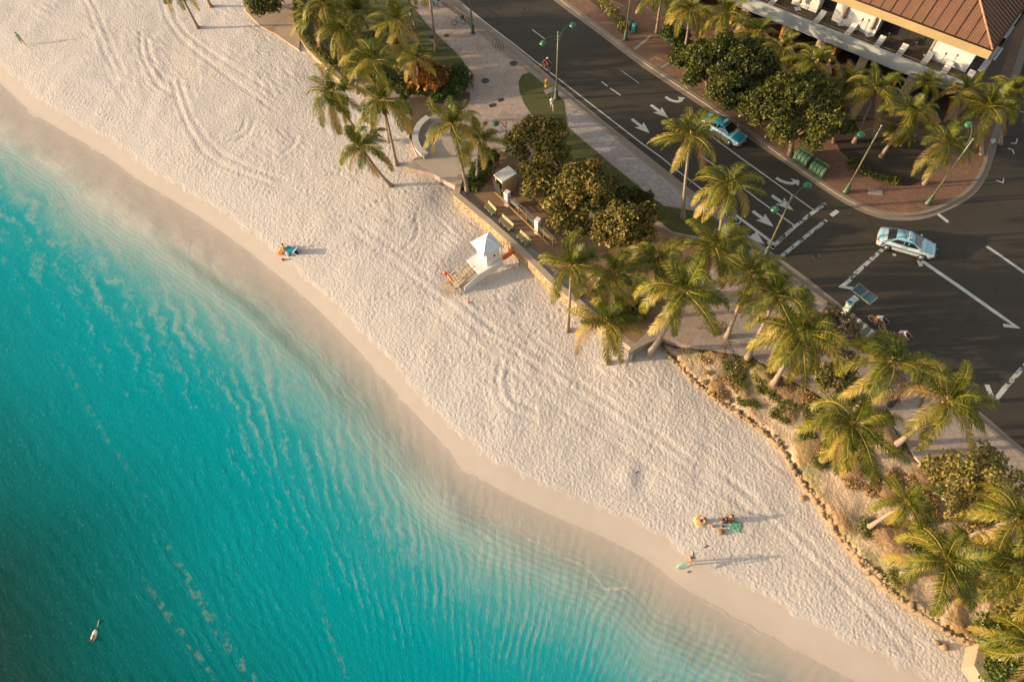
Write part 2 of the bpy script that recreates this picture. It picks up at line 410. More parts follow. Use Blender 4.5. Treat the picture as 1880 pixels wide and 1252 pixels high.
wn = noise(nt, v, .09, 3); dn = mth(nt, 'ADD', d, mth(nt, 'MULTIPLY', mth(nt, 'SUBTRACT', wn, .5), 5.0))
x = mth(nt, 'DIVIDE', mth(nt, 'SUBTRACT', dn, N(nt, 'ShaderNodeAttribute', attribute_name='shift').outputs['Fac']), 45.0)
base = ramp(nt, x, [(0.0, (.60, .52, .43)), (.035, (.53, .50, .42)), (.07, (.37, .46, .405)), (.12, (.14, .36, .345)), (.185, (.015, .295, .31)), (.27, (.0, .27, .30)), (.38, (.0, .23, .25)),
                    (.49, (.0, .16, .165)), (.60, (.0, .10, .096)), (.69, (.003, .058, .05)), (.82, (.012, .034, .022))])
cb = N(nt, 'ShaderNodeCombineXYZ'); nt.links.new(mth(nt, 'MULTIPLY', cr_, .17), cb.inputs[0]); nt.links.new(mth(nt, 'MULTIPLY', ca, 1.25), cb.inputs[1])
s1 = noise(nt, cb.outputs[0], 1.0, 3, .55, .35)
cb2 = N(nt, 'ShaderNodeCombineXYZ'); nt.links.new(mth(nt, 'MULTIPLY', cr_, 1.1), cb2.inputs[0]); nt.links.new(mth(nt, 'MULTIPLY', ca, 2.2), cb2.inputs[1])
s2 = noise(nt, cb2.outputs[0], 1.6, 4, .65, .8)
ph = mth(nt, 'ADD', mth(nt, 'MULTIPLY', ca, 4.6), mth(nt, 'MULTIPLY', noise(nt, v, .2, 4, .6), 19.0))
crest = mth(nt, 'ADD', mth(nt, 'MULTIPLY', mth(nt, 'MULTIPLY', mth(nt, 'SINE', ph), .5), ramp(nt, noise(nt, v, .3, 3, .6, .5), [(.38, .1), (.6, 1.0)])), .5)
st = mth(nt, 'ADD', mth(nt, 'ADD', mth(nt, 'MULTIPLY', crest, .17), mth(nt, 'MULTIPLY', s2, .5)), mth(nt, 'ADD', mth(nt, 'MULTIPLY', s1, .15), mth(nt, 'MULTIPLY', noise(nt, v, .22, 3), .2)))
# suspended sand lifted on the swell crests: close together in the shallows, breaking up further out
lvl = ramp(nt, x, [(.03, .40), (.10, .43), (.18, .49), (.27, .565), (.36, .62), (.6, .68), (1.0, .8)])
sm = mth(nt, 'MULTIPLY', mth(nt, 'SUBTRACT', st, lvl), 5.0, clamp=True)
sm = mth(nt, 'MULTIPLY', sm, ramp(nt, x, [(0, .15), (.06, .55), (.18, .62), (.4, .5), (.75, .15)]))
c = mixc(nt, sm, base, (.37, .40, .34))
c = mixc(nt, mth(nt, 'MULTIPLY', mth(nt, 'SUBTRACT', 1.0, crest), ramp(nt, x, [(.04, 0.0), (.12, .22), (.4, .16), (.9, .05)])), c, mixc(nt, 1.0, c, (.35, .75, .78), 'MULTIPLY'))
ln_ = mth(nt, 'SUBTRACT', 1.0, mth(nt, 'DIVIDE', mth(nt, 'ABSOLUTE', mth(nt, 'SUBTRACT', mth(nt, 'ADD', d, mth(nt, 'MULTIPLY', wn, 2.0)), 5.4)), .9), clamp=True)
msk = mth(nt, 'MULTIPLY', ramp(nt, mth(nt, 'DIVIDE', al, 300.0), [(.615, 0.0), (.64, 1.0), (.70, 1.0), (.735, 0.0)]), ln_)
c = mixc(nt, mth(nt, 'MULTIPLY', msk, .6), c, (.13, .22, .175))
rip = mth(nt, 'MULTIPLY', mth(nt, 'SINE', mth(nt, 'MULTIPLY', mth(nt, 'ADD', d, mth(nt, 'MULTIPLY', wn, 3.5)), 15.0)), .5)
c = mixc(nt, mth(nt, 'MULTIPLY', mth(nt, 'ADD', rip, .5), ramp(nt, x, [(.04, 0.0), (.07, .24), (.11, .22), (.15, 0.0)])), c, (.16, .20, .16))
cbf = N(nt, 'ShaderNodeCombineXYZ'); nt.links.new(mth(nt, 'MULTIPLY', ca, .33), cbf.inputs[0]); nt.links.new(mth(nt, 'MULTIPLY', cr_, .02), cbf.inputs[1])
far = mth(nt, 'MULTIPLY', mth(nt, 'MULTIPLY', ramp(nt, noise(nt, cbf.outputs[0], 1.0, 2, .5), [(.64, 0.0), (.68, 1.0)]), ramp(nt, noise(nt, v, 1.3, 4, .7), [(.5, 0.0), (.62, .7)])), ramp(nt, x, [(.3, 0.0), (.4, .7), (.62, .5), (.7, 0.0)]))
c = mixc(nt, far, c, (.23, .26, .19))
fl = mth(nt, 'MULTIPLY', ramp(nt, noise(nt, cb2.outputs[0], 3.4, 3, .7, 1.0), [(.60, 0.0), (.70, 1.0)]), ramp(nt, x, [(.12, 0.0), (.2, .5), (.5, .35), (.8, .1)]))
c = mixc(nt, fl, c, (.12, .40, .40))
setc(nt, b, c)
b.inputs['Roughness'].default_value = .32; b.inputs['IOR'].default_value = 1.33
b.inputs['Specular IOR Level'].default_value = .08
# small waves: cross ripples, and crests that run with the shore in the shallows
cb4 = N(nt, 'ShaderNodeCombineXYZ'); nt.links.new(mth(nt, 'MULTIPLY', al, .22), cb4.inputs[0]); nt.links.new(mth(nt, 'MULTIPLY', mth(nt, 'ADD', d, mth(nt, 'MULTIPLY', wn, 4)), 1.3), cb4.inputs[1])
h1 = noise(nt, cb4.outputs[0], 1.2, 4, .6, .5)
bn = bump(nt, None, h1, .3, .1)
bn = bump(nt, None, s2, .25, .1, bn)
bn = bump(nt, None, crest, .12, .1, bn)
bump(nt, b, noise(nt, v, 5, 3, .6), .2, .03, bn)
def mp_off(nt, o):
    mp = N(nt, 'ShaderNodeMapping'); mp.inputs['Location'].default_value = (o, o * .7, 0); nt.links.new(v, mp.inputs['Vector']); return mp.outputs[0]
# thin edge of the water: clear over the wet sand, with scalloped swash lines
sc = noise(nt, v, .33, 3, .5); e = mth(nt, 'SUBTRACT', d, mth(nt, 'MULTIPLY', mth(nt, 'SUBTRACT', sc, .5), 3.2))
alpha = ramp(nt, mth(nt, 'DIVIDE', e, 6.0), [(0.0, 0.0), (.01, .25), (.3, .5), (.8, 1.0)])
ln = mth(nt, 'ADD', mth(nt, 'LESS_THAN', mth(nt, 'ABSOLUTE', mth(nt, 'SUBTRACT', e, .12)), .07), mth(nt, 'LESS_THAN', mth(nt, 'ABSOLUTE', mth(nt, 'SUBTRACT', mth(nt, 'SUBTRACT', d, mth(nt, 'MULTIPLY', noise(nt, v, .2, 3), 5)), .2)), .08))
for o_1, sc_1, am_1 in ((1.0, .28, 4.2), (1.9, .45, 2.8), (2.9, .24, 5.0)):
    ln = mth(nt, 'ADD', ln, mth(nt, 'MULTIPLY', mth(nt, 'LESS_THAN', mth(nt, 'ABSOLUTE', mth(nt, 'SUBTRACT', mth(nt, 'SUBTRACT', d, mth(nt, 'MULTIPLY', noise(nt, mp_off(nt, o_1 * 17), sc_1, 3), am_1)), o_1 - am_1 * .35)), .045), .55))
ln = mth(nt, 'MULTIPLY', ln, ramp(nt, noise(nt, v, .25, 2), [(.45, 0.0), (.6, 1.0)]))
foam = mixc(nt, mth(nt, 'MULTIPLY', ln, .6), c, (.62, .56, .48)); setc(nt, b, foam)
al_ = mth(nt, 'MAXIMUM', alpha, mth(nt, 'MULTIPLY', ln, .5), clamp=True)
nt.links.new(al_, b.inputs['Alpha'])
me.materials.append(m)
# ================================================================== inland ground
def PX(l, z=0.0): return [G2(x, y, z) for x, y in l]
# materials
def m_asphalt():
    m, nt, b = mat('asphalt'); v = pos(nt)
    a = rad(-37); vs = pos(nt, (.05, .9, 1), -a)
    n1 = noise(nt, v, .12, 4); n2 = noise(nt, vs, 1.0, 3); n3 = noise(nt, v, 14, 2)
    c = mixc(nt, n1, (.030, .024, .014), (.043, .034, .020))
    c = mixc(nt, ramp(nt, n2, [(.4, 0.0), (.7, .6)]), c, (.052, .043, .028))
    c = mixc(nt, mth(nt, 'MULTIPLY', mth(nt, 'LESS_THAN', vor(nt, v, .075, out='Distance'), .18), .45), c, (.062, .051, .034))
    cr = mth(nt, 'LESS_THAN', vor(nt, pos(nt), .16, 'DISTANCE_TO_EDGE'), .006)
    c = mixc(nt, mth(nt, 'MULTIPLY', cr, .5), c, (.02, .018, .016))
    c = mixc(nt, ramp(nt, n3, [(.5, 0.0), (.8, .4)]), c, (.07, .06, .045))
    c = mixc(nt, ramp(nt, noise(nt, vs, 2.6, 2), [(.55, 0.0), (.7, .35)]), c, (.024, .02, .013))
    c = mixc(nt, mth(nt, 'MULTIPLY', mth(nt, 'LESS_THAN', vor(nt, v, .33), .055), .6), c, (.016, .013, .009))
    cr2 = mth(nt, 'LESS_THAN', vor(nt, pos(nt, (1, 1, 1), rad(20)), .42, 'DISTANCE_TO_EDGE'), .0045); c = mixc(nt, mth(nt, 'MULTIPLY', mth(nt, 'MULTIPLY', cr2, mth(nt, 'GREATER_THAN', n1, .52)), .6), c, (.018, .015, .011))
    setc(nt, b, c); b.inputs['Roughness'].default_value = .85
    bump(nt, b, noise(nt, v, 30, 2), .3, .02); return m
def m_flag(name='flagstone', c1=(.29, .20, .135), c2=(.42, .31, .235), c3=(.33, .29, .255), sc=1.5):
    m, nt, b = mat(name); v = pos(nt)
    cell = vor(nt, v, sc, out='Color'); edge = vor(nt, v, sc, 'DISTANCE_TO_EDGE')
    bw = N(nt, 'ShaderNodeRGBToBW'); nt.links.new(cell, bw.inputs[0])
    c = mixc(nt, bw.outputs[0], c1, c2); sp = N(nt, 'ShaderNodeSeparateColor'); nt.links.new(cell, sp.inputs[0])
    c = mixc(nt, mth(nt, 'MULTIPLY', mth(nt, 'GREATER_THAN', sp.outputs[0], .6), .7), c, c3)
    c = mixc(nt, mth(nt, 'MULTIPLY', mth(nt, 'LESS_THAN', edge, .05), .55), c, (.18, .14, .11))
    c = mixc(nt, ramp(nt, noise(nt, v, .25, 4), [(.35, 0.0), (.7, .55)]), c, (.25, .19, .15))
    c = mixc(nt, ramp(nt, noise(nt, v, 5, 3), [(.4, 0.0), (.8, .4)]), c, (.46, .38, .33))
    setc(nt, b, c); b.inputs['Roughness'].default_value = .85; bump(nt, b, edge, .4, .03); return m
def m_soil(name, c1, c2, c3=None, sc=.5, bd=.08):
    m, nt, b = mat(name); v = pos(nt); n1 = noise(nt, v, sc, 4, .6); n2 = noise(nt, v, sc * 8, 4, .65)
    c = mixc(nt, ramp(nt, n1, [(.35, 0.0), (.65, 1.0)]), c1, c2)
    if c3: c = mixc(nt, ramp(nt, noise(nt, v, sc * .7, 4, .6, 1.0), [(.54, 0.0), (.62, .8)]), c, c3)
    c = mixc(nt, mth(nt, 'MULTIPLY', ramp(nt, n2, [(.4, 0.0), (.7, 1.0)]), .35), c, tuple(x * .6 for x in c1))
    setc(nt, b, c); b.inputs['Roughness'].default_value = .95; bump(nt, b, n2, .7, bd); return m
def m_brick():
    m, nt, b = mat('brick_paving'); v = pos(nt, (1, 1, 1), rad(38))
    br = N(nt, 'ShaderNodeTexBrick'); nt.links.new(v, br.inputs['Vector']); br.inputs['Scale'].default_value = 1.0
    br.inputs['Brick Width'].default_value = .42; br.inputs['Row Height'].default_value = .21; br.inputs['Mortar Size'].default_value = .02
    br.inputs['Color1'].default_value = (.19, .08, .042, 1); br.inputs['Color2'].default_value = (.115, .047, .025, 1); br.inputs['Mortar'].default_value = (.27, .19, .12, 1)
    c = mixc(nt, ramp(nt, noise(nt, v, 5, 3), [(.45, 0.0), (.65, .6)]), br.outputs['Color'], (.28, .155, .09))
    c = mixc(nt, ramp(nt, noise(nt, v, .2, 3), [(.4, 0.0), (.7, .5)]), c, (.13, .075, .045))
    setc(nt, b, c); b.inputs['Roughness'].default_value = .85; bump(nt, b, br.outputs['Fac'], -.3, .02); return m
def m_conc(name, c, sc=1.0):
    m, nt, b = mat(name); v = pos(nt); n1 = noise(nt, v, .5 * sc, 5, .65); n2 = noise(nt, v, 8 * sc, 3)
    k = mixc(nt, n1, tuple(x * .72 for x in c), tuple(x * 1.2 for x in c)); k = mixc(nt, ramp(nt, n2, [(.5, 0.0), (.8, .3)]), k, tuple(x * .6 for x in c))
    setc(nt, b, k); b.inputs['Roughness'].default_value = .85; bump(nt, b, n2, .3, .02); return m
def m_lawn():
    m, nt, b = mat('lawn_grass'); v = pos(nt)
    c = mixc(nt, noise(nt, v, .5, 4), (.035, .045, .009), (.075, .085, .016)); c = mixc(nt, ramp(nt, noise(nt, v, 6, 4, .7), [(.4, 0.0), (.7, .6)]), c, (.11, .105, .022))
    setc(nt, b, c); b.inputs['Roughness'].default_value = .95; bump(nt, b, noise(nt, v, 12, 4, .7), .9, .12); return m
def m_stone():
    m, nt, b = mat('wall_stone'); v = pos(nt); cell = vor(nt, v, 2.4, out='Color'); bw = N(nt, 'ShaderNodeRGBToBW'); nt.links.new(cell, bw.inputs[0])
    c = mixc(nt, bw.outputs[0], (.20, .12, .05), (.50, .35, .17)); ed = vor(nt, v, 2.4, 'DISTANCE_TO_EDGE')
    c = mixc(nt, mth(nt, 'MULTIPLY', mth(nt, 'LESS_THAN', ed, .07), .8), c, (.12, .08, .045)); c = mixc(nt, ramp(nt, noise(nt, v, 6, 4), [(.4, 0.0), (.7, .4)]), c, (.50, .40, .25))
    setc(nt, b, c); b.inputs['Roughness'].default_value = .9; bump(nt, b, mth(nt, 'MINIMUM', ed, .2), 1.0, .25); return m
MA, MFL, MPB = m_asphalt(), m_flag(), m_flag('pebble_paving', (.27, .245, .23), (.40, .37, .345), (.20, .19, .19), 5.0)
MBR, MKB, MLW, MST = m_brick(), m_conc('kerb_concrete', (.235, .19, .14)), m_lawn(), m_stone()
MSO = m_soil('planting_soil', (.075, .048, .028), (.11, .07, .042)); MDK = m_soil('mulch', (.035, .026, .015), (.055, .038, .022))
MDECK = m_soil('packed_earth', (.19, .115, .06), (.28, .175, .095), None, .8, .03); MCW = m_conc('wall_cap_concrete', (.40, .31, .21)); MCG = m_conc('grey_concrete', (.27, .235, .20))
MSP = m_soil('sandy_path', (.34, .245, .16), (.42, .31, .21), (.26, .17, .10), .4, .03); MPT = m_conc('pale_concrete', (.40, .325, .25))
MBT = m_soil('base_earth', (.16, .11, .07), (.20, .14, .09))

A1 = smooth_px([(-200, -900), (300, -420), (700, -110), (830, -10), (880, 31), (960, 98), (1061, 184), (1180, 279), (1304, 376), (1403, 453), (1484, 512), (1544, 560), (1611, 611), (1710, 687), (1792, 750), (1880, 824), (2100, 1000), (2700, 1480)], 3)
K1 = smooth_px([(-200, -860), (270, -400), (672, -100), (805, 0), (876, 58), (969, 132), (1036, 182), (1110, 240), (1180, 296), (1290, 384), (1385, 466), (1465, 524), (1530, 571), (1598, 624), (1700, 701), (1785, 767), (1880, 841), (2100, 1020), (2700, 1510)], 3)
A2 = smooth_px([(-100, -900), (500, -420), (900, -95), (1015, 0), (1100, 63), (1180, 124), (1306, 208), (1372, 253), (1475, 323), (1552, 374), (1612, 400), (1672, 405), (1722, 394), (1780, 364), (1813, 323), (1830, 270), (1854, 195), (1884, 100), (1935, -60), (2050, -420)], 3)
K2 = smooth_px([(-70, -900), (525, -420), (925, -98), (1035, -3), (1112, 56), (1190, 113), (1314, 196), (1380, 240), (1480, 312), (1555, 360), (1614, 385), (1672, 390), (1716, 380), (1768, 353), (1799, 313), (1815, 264), (1840, 190), (1870, 96), (1920, -62), (2032, -420)], 3)

EDGE = [(-260, -860), (545, -80), (542, 20), (546, 55), (563, 84), (600, 122), (640, 158), (700, 178), (742, 214), (752, 255), (766, 288), (742, 306), (790, 318), (838, 334), (836, 358), (900, 413), (965, 472), (1012, 519), (1094, 587), (1125, 612), (1160, 640), (1200, 618)]
GTOP = [(1200, 618), (1290, 640), (1380, 655), (1440, 690), (1500, 722), (1560, 765), (1640, 782), (1690, 850), (1760, 900), (1830, 905), (1960, 960), (2100, 1060)]
mb = MB(); mb.prism(PX(EDGE + GTOP[1:] + [(2700, 1530), (3000, 900), (2700, -900)]), -3.2, -.03)
o = mb.build('ground', MBT); tag(o, kind='structure')
def sheet(name, px, mt, z1, z0=-.5, kind='structure'):
    mb = MB(); mb.prism(PX(px, z1), z0, z1); o = mb.build(name, mt); tag(o, kind=kind); return o
road_poly = A1 + [(3000, 1480), (3000, 200), (2500, -900)] + A2[::-1]
road = sheet('road', [p for p in A1] + [(3000, 1480), (3000, -200), (2300, -600)] + A2[::-1], MA, 0.0)
mb = MB()
def ribbon(mb, a, b, z0, z1, m=0):
    for i in range(len(a) - 1):
        q = [G2(*a[i], z1), G2(*a[i + 1], z1), G2(*b[i + 1], z1), G2(*b[i], z1)]
        mb.add([(x, y, z1) for x, y in q] + [(x, y, z0) for x, y in q], [[3, 2, 1, 0], [0, 1, 5, 4], [2, 3, 7, 6]], m)
def lerp_px(a, b, t): return [(p[0] * (1 - t) + q[0] * t, p[1] * (1 - t) + q[1] * t) for p, q in zip(a, b)]
gut1 = lerp_px(A1, K1, .55); gut2 = lerp_px(A2, K2, .6)
for a, b2 in ((A1, gut1), (A2, gut2)): ribbon(mb, a, b2, -.2, .006)
for a, b2 in ((gut1, K1), (gut2, K2)): ribbon(mb, a, b2, -.2, .14)
o = mb.build('kerb', MKB); tag(o, kind='structure')
# pavements
prom = sheet('promenade', EDGE + GTOP[1:] + [(2700, 1530)] + K1[::-1], MFL, .12)
sheet('pebble_walk', [(1038, 184), (1046, 234), (1120, 296), (1200, 361), (1218, 374), (1300, 388)] + [p for p in K1 if 1050 < p[0] < 1285][::-1], MPB, .135)
sheet('pavement', K2 + [(2032, -900), (500, -900)], MBR, .12)
sheet('lawn', smooth_px([(552, -200), (548, -60), (548, 20), (553, 50), (572, 80), (606, 116), (645, 140), (700, 160), (745, 168), (800, 178), (845, 176), (861, 150), (856, 122), (835, 95), (800, 62), (772, 30), (745, -20), (720, -200)], 3), MLW, .15)
sheet('lawn', [(952, 150), (958, 138), (972, 133), (1034, 183), (1042, 234), (1118, 298), (1198, 363), (1218, 378), (1300, 391), (1382, 455), (1367, 465), (1352, 478), (1320, 458), (1290, 436), (1235, 425), (1200, 398), (1150, 395), (1060, 330), (1000, 270), (985, 225), (962, 190), (954, 170)], MLW, .15)
sheet('packed_earth', [(905, 270), (945, 290), (975, 330), (1080, 400), (1195, 410), (1235, 428), (1290, 440), (1330, 470), (1250, 545), (1165, 630), (1130, 606), (1100, 580), (850, 366), (868, 330), (890, 300)], MDECK, .135)
sheet('wall_walk', [(850, 356), (905, 398), (985, 462), (1040, 512), (1128, 592), (1105, 590), (1012, 512), (965, 468), (900, 408), (843, 362)], MCG, .15)
sheet('soil_bed', smooth_px([(868, 350), (846, 350), (856, 330), (880, 300), (905, 282), (915, 300), (898, 330), (880, 352)], 2), MSO, .16)
sheet('soil_bed', smooth_px([(740, 180), (755, 215), (752, 252), (772, 286), (786, 285), (768, 256), (776, 228), (800, 205), (850, 200), (862, 170), (800, 176)], 2), MSO, .16)
sheet('sandy_path', [(440, -120), (446, 6), (452, 22), (478, 48), (505, 62), (549, 92), (552, 60), (543, 30), (546, -120)], MSP, -.05, -1)
sheet('apron', [(786, 240), (800, 232), (860, 240), (885, 270), (870, 320), (842, 345), (800, 322), (762, 296), (776, 280)], MPT, .135)
sheet('planting_bed', smooth_px([(1530, 235), (1545, 222), (1575, 212), (1620, 225), (1665, 245), (1705, 275), (1712, 305), (1692, 330), (1668, 341), (1635, 336), (1600, 318), (1565, 294), (1538, 270), (1530, 235)], 3), MDK, .16)
sheet('planting_bed', [(1050, -40), (1075, -5), (1118, 30), (1138, 60), (1146, 64), (1152, 48), (1110, 8), (1075, -40)], MSO, .15)
sheet('forecourt', [(1140, -200), (1165, -20), (1170, 6), (1180, 10), (1240, 38), (1262, 28), (1330, 60), (1420, 120), (1540, 190), (1660, 250), (1760, 290), (1790, 270), (1850, 100), (1900, -100), (1900, -300)], m_conc('forecourt_stone', (.11, .08, .052)), .135)
# garden terrain between the low stone wall and the promenade
LOWW = [(1200, 618), (1218, 640), (1240, 664), (1262, 692), (1300, 726), (1350, 760), (1400, 795), (1440, 840), (1470, 890), (1500, 932), (1530, 980), (1570, 1030), (1610, 1075), (1660, 1115), (1710, 1150), (1782, 1190)]
lw = np.array([list(GS(x, y))[:2] for x, y in LOWW])
gpoly = np.array([list(p) for p in lw] + [G2(1800, 1230, -.4), G2(1900, 1330, -.4), G2(2300, 1400, -.4)] + [G2(x, y, 0) for x, y in GTOP[::-1]])
def inpoly(P, poly):
    c = np.zeros(len(P), bool); n = len(poly); j = n - 1
    for i in range(n):
        a, b_ = poly[i], poly[j]; cond = ((a[1] > P[:, 1]) != (b_[1] > P[:, 1])) & (P[:, 0] < (b_[0] - a[0]) * (P[:, 1] - a[1]) / (b_[1] - a[1] + 1e-12) + a[0]); c ^= cond; j = i
    return c
x0, y0 = gpoly.min(0) - 1; x1, y1 = gpoly.max(0) + 1
gxs = np.arange(x0, x1, .25); gys = np.arange(y0, y1, .25); ggx, ggy = np.meshgrid(gxs, gys); GP = np.stack([ggx.ravel(), ggy.ravel()], 1)
gn1 = band_noise(len(gys), len(gxs), .25, 2.5, 6, 21).ravel(); gn2 = band_noise(len(gys), len(gxs), .25, .6, 1.6, 22).ravel()
def garden_z(P): dw = np.abs(seg_dist(P, lw)); return -.5 + .62 * (1 - np.exp(-dw / 2.6))
ins = inpoly(GP, gpoly); gz = np.where(ins, garden_z(GP) + gn1 * .10 + gn2 * .025, -2.5)
me = grid_mesh('garden', GP[:, 0], GP[:, 1], gz, len(gxs), len(gys)); fattr(me, 'mound', gn1)
bm = bmesh.new(); bm.from_mesh(me); bm.verts.ensure_lookup_table(); near = np.abs(seg_dist(GP, np.vstack([gpoly, gpoly[:1]]))) < .4
bmesh.ops.delete(bm, geom=[bm.verts[i] for i in np.where(~ins & ~near)[0]], context='VERTS'); bm.to_mesh(me); bm.free()
m, nt, b = mat('garden_ground'); v = pos(nt); mo = N(nt, 'ShaderNodeAttribute', attribute_name='mound').outputs['Fac']
n2 = noise(nt, v, 4, 4, .65); n1 = noise(nt, v, .45, 4, .6)
c = mixc(nt, n1, (.50, .38, .26), (.42, .30, .19))
q = mth(nt, 'ADD', mo, mth(nt, 'MULTIPLY', mth(nt, 'SUBTRACT', n2, .5), 2.2))
c = mixc(nt, ramp(nt, q, [(-.2, 0.0), (.6, .85)]), c, (.30, .17, .07))
c = mixc(nt, ramp(nt, mth(nt, 'ADD', mth(nt, 'MULTIPLY', noise(nt, v, .22, 3), .8), mth(nt, 'MULTIPLY', n2, .25)), [(.52, 0.0), (.62, .7)]), c, (.17, .165, .045))
c = mixc(nt, ramp(nt, noise(nt, v, 11, 3, .7), [(.5, 0.0), (.75, .5)]), c, (.15, .09, .045))
setc(nt, b, c); b.inputs['Roughness'].default_value = .95; bump(nt, b, n2, .9, .16)
me.materials.append(m); garden = link('garden', me); tag(garden, kind='structure')
def GG(px, py):
    z = -.2
    for _ in range(5): p = G(px, py, z); z = float(garden_z(np.array([[p.x, p.y]]))[0])
    return G(px, py, z)

# ---- painted markings: parts of the road
m, nt, b = mat('road_paint'); v = pos(nt); c = mixc(nt, noise(nt, v, 2.5, 4), (.34, .36, .34), (.52, .52, .48)); setc(nt, b, c); b.inputs['Roughness'].default_value = .7
mat_paint = m
m, nt, b = mat('worn_road_paint'); v = pos(nt); f = ramp(nt, noise(nt, v, 1.9, 5, .7), [(.42, 0.0), (.5, 1.0)])
c = mixc(nt, f, (.045, .042, .036), mixc(nt, noise(nt, v, 5, 3), (.30, .34, .33), (.46, .46, .43))); setc(nt, b, c); b.inputs['Roughness'].default_value = .8
mat_worn = m
def mark(name, pxs, w, mt=None, z=.008):
    mb = MB(); pts = PX(pxs, z)
    P = [Vector(p) for p in pts]
    mb.strip([(p.x, p.y) for p in P], w, 0.002, z); o = mb.build(name, mt or mat_paint, road); return o
mark('edge_line', [(849, 9), (876, 30), (948, 85), (979, 110), (1020, 141), (1087, 193), (1180, 265), (1211, 287), (1247, 316), (1336, 384)], .13)
mark('edge_line', [(1336, 384), (1380, 417), (1420, 447)], .28)
for a in ([(977, 55), (1000, 72)], [(1104, 150), (1116, 159)], [(1120, 162), (1140, 176)]): mark('lane_dash', a, .12)
mark('lane_dash', [(1139, 129), (1173, 153)], .08, mat_worn)
mark('lane_line', [(1285, 285), (1319, 309), (1391, 366), (1458, 414)], .13)
mark('lane_line', [(1300, 246), (1357, 288), (1494, 386)], .13)
mark('stop_line', [(1516, 374), (1494, 389), (1458, 417), (1416, 456)], .34, mat_worn)
mark('stop_line', [(1410, 444), (1421, 455)], .3)
mark('crossing_line', [(1538, 387), (1526, 396)], .4)
mark('crossing_line', [(1517, 404), (1434, 471)], .34, mat_worn)
mark('crossing_line', [(1621, 457), (1561, 511)], .34, mat_worn)
mark('crossing_corner', [(1562, 513), (1545, 526), (1578, 532)], .32)
mark('centre_line', [(1688, 476), (1758, 524), (1823, 570), (1866, 600), (1842, 597)], .34)
mark('centre_tick', [(1687, 478), (1691, 489)], .34)
mark('lane_dash', [(1722, 393), (1741, 408)], .3)
mark('lane_line', [(1811, 452), (1832, 466), (1890, 507), (2100, 650)], .26)
mark('corner_mark', [(1812, 706), (1825, 737), (1845, 712)], .38)
mark('corner_mark', [(1845, 712), (1884, 668), (1950, 600)], .34, mat_worn)
mark('bay_corner', [(1851, 273), (1859, 275), (1862, 283)], .12); mark('bay_corner', [(1829, 331), (1841, 336), (1843, 328)], .12); mark('bay_corner', [(1856, 263), (1865, 264), (1868, 255)], .12)
mark('bay_corner', [(1874, 205), (1884, 208)], .12); mark('paint_speck', [(1639, 468), (1645, 468)], .25)
def arrow(tail, tip, w=.2, hw=.62, hl=1.35, mt=None):
    a = Vector(G2(*tail, .01)); c = Vector(G2(*tip, .01)); t = (c - a).normalized(); n = Vector((-t.y, t.x)); hb = c - t * hl
    mb = MB(); ps = [a + n * w, hb + n * w, hb - t * .25 + n * hw, c, hb - t * .25 - n * hw, hb - n * w, a - n * w]
    mb.add([(p.x, p.y, .009) for p in ps], [[0, 6, 5, 1], [2, 1, 3], [1, 5, 3], [5, 4, 3]]); return mb.build('arrow_marking', mt or mat_paint, road)
for tl, tp in (((1160, 219), (1193, 245)), ((1195, 193), (1227, 217)), ((1417, 359), (1457, 387)), ((1382, 388), (1421, 417)), ((1381, 431), (1404, 449))): arrow(tl, tp, .17 if tl[0] != 1381 else .22)
for pts, hd in (([(1222, 178), (1231, 184), (1243, 187), (1252, 184)], [(1250, 188), (1258, 180), (1244, 178)]), ([(1425, 327), (1438, 334), (1453, 337), (1462, 334)], [(1466, 342), (1468, 332), (1451, 328)])):
    mark('turn_arrow', smooth_px(pts, 3), .34)
    mb = MB(); mb.add([(*G2(x, y, .012), .012) for x, y in hd], [[0, 1, 2]]); mb.build('turn_arrow_head', mat_paint, road)
# bicycle symbol
def ringm(px, py, r):
    p = G(px, py, .01); return [(p.x + r * math.cos(a), p.y + r * math.sin(a)) for a in np.linspace(0, 2 * math.pi, 15)[:-1]]
mb = MB()
for c in ((1341, 394), (1352, 405)): mb.strip(ringm(*c, .38), .1, .002, .009, closed=True)
mb.strip(PX([(1341, 394), (1347, 394), (1352, 405)], .01), .1, .002, .012); mb.strip(PX([(1347, 394), (1350, 397)], .01), .12, .002, .015)
mb.build('bicycle_marking', mat_paint, road)
# pale tactile lines let into the brick plaza
mpl = m_conc('pale_stone_band', (.30, .27, .23))
pav = [o for o in COL.objects if o.name == 'pavement'][0]
for l in ([(1165, 91), (1186, 74)], [(1186, 74), (1194, 66)], [(1213, 125), (1239, 110)], [(1194, 110), (1203, 105), (1217, 112)], [(1265, 161), (1278, 152)], [(1120, 6), (1145, 20), (1150, 14), (1125, 2), (1120, 6)], [(1165, -10), (1172, 6), (1179, 11), (1186, -4)]):
    mb = MB(); mb.strip(PX(l, .13), .3 if len(l) == 2 else .1, .05, .128); mb.build('stone_band', mpl, pav)
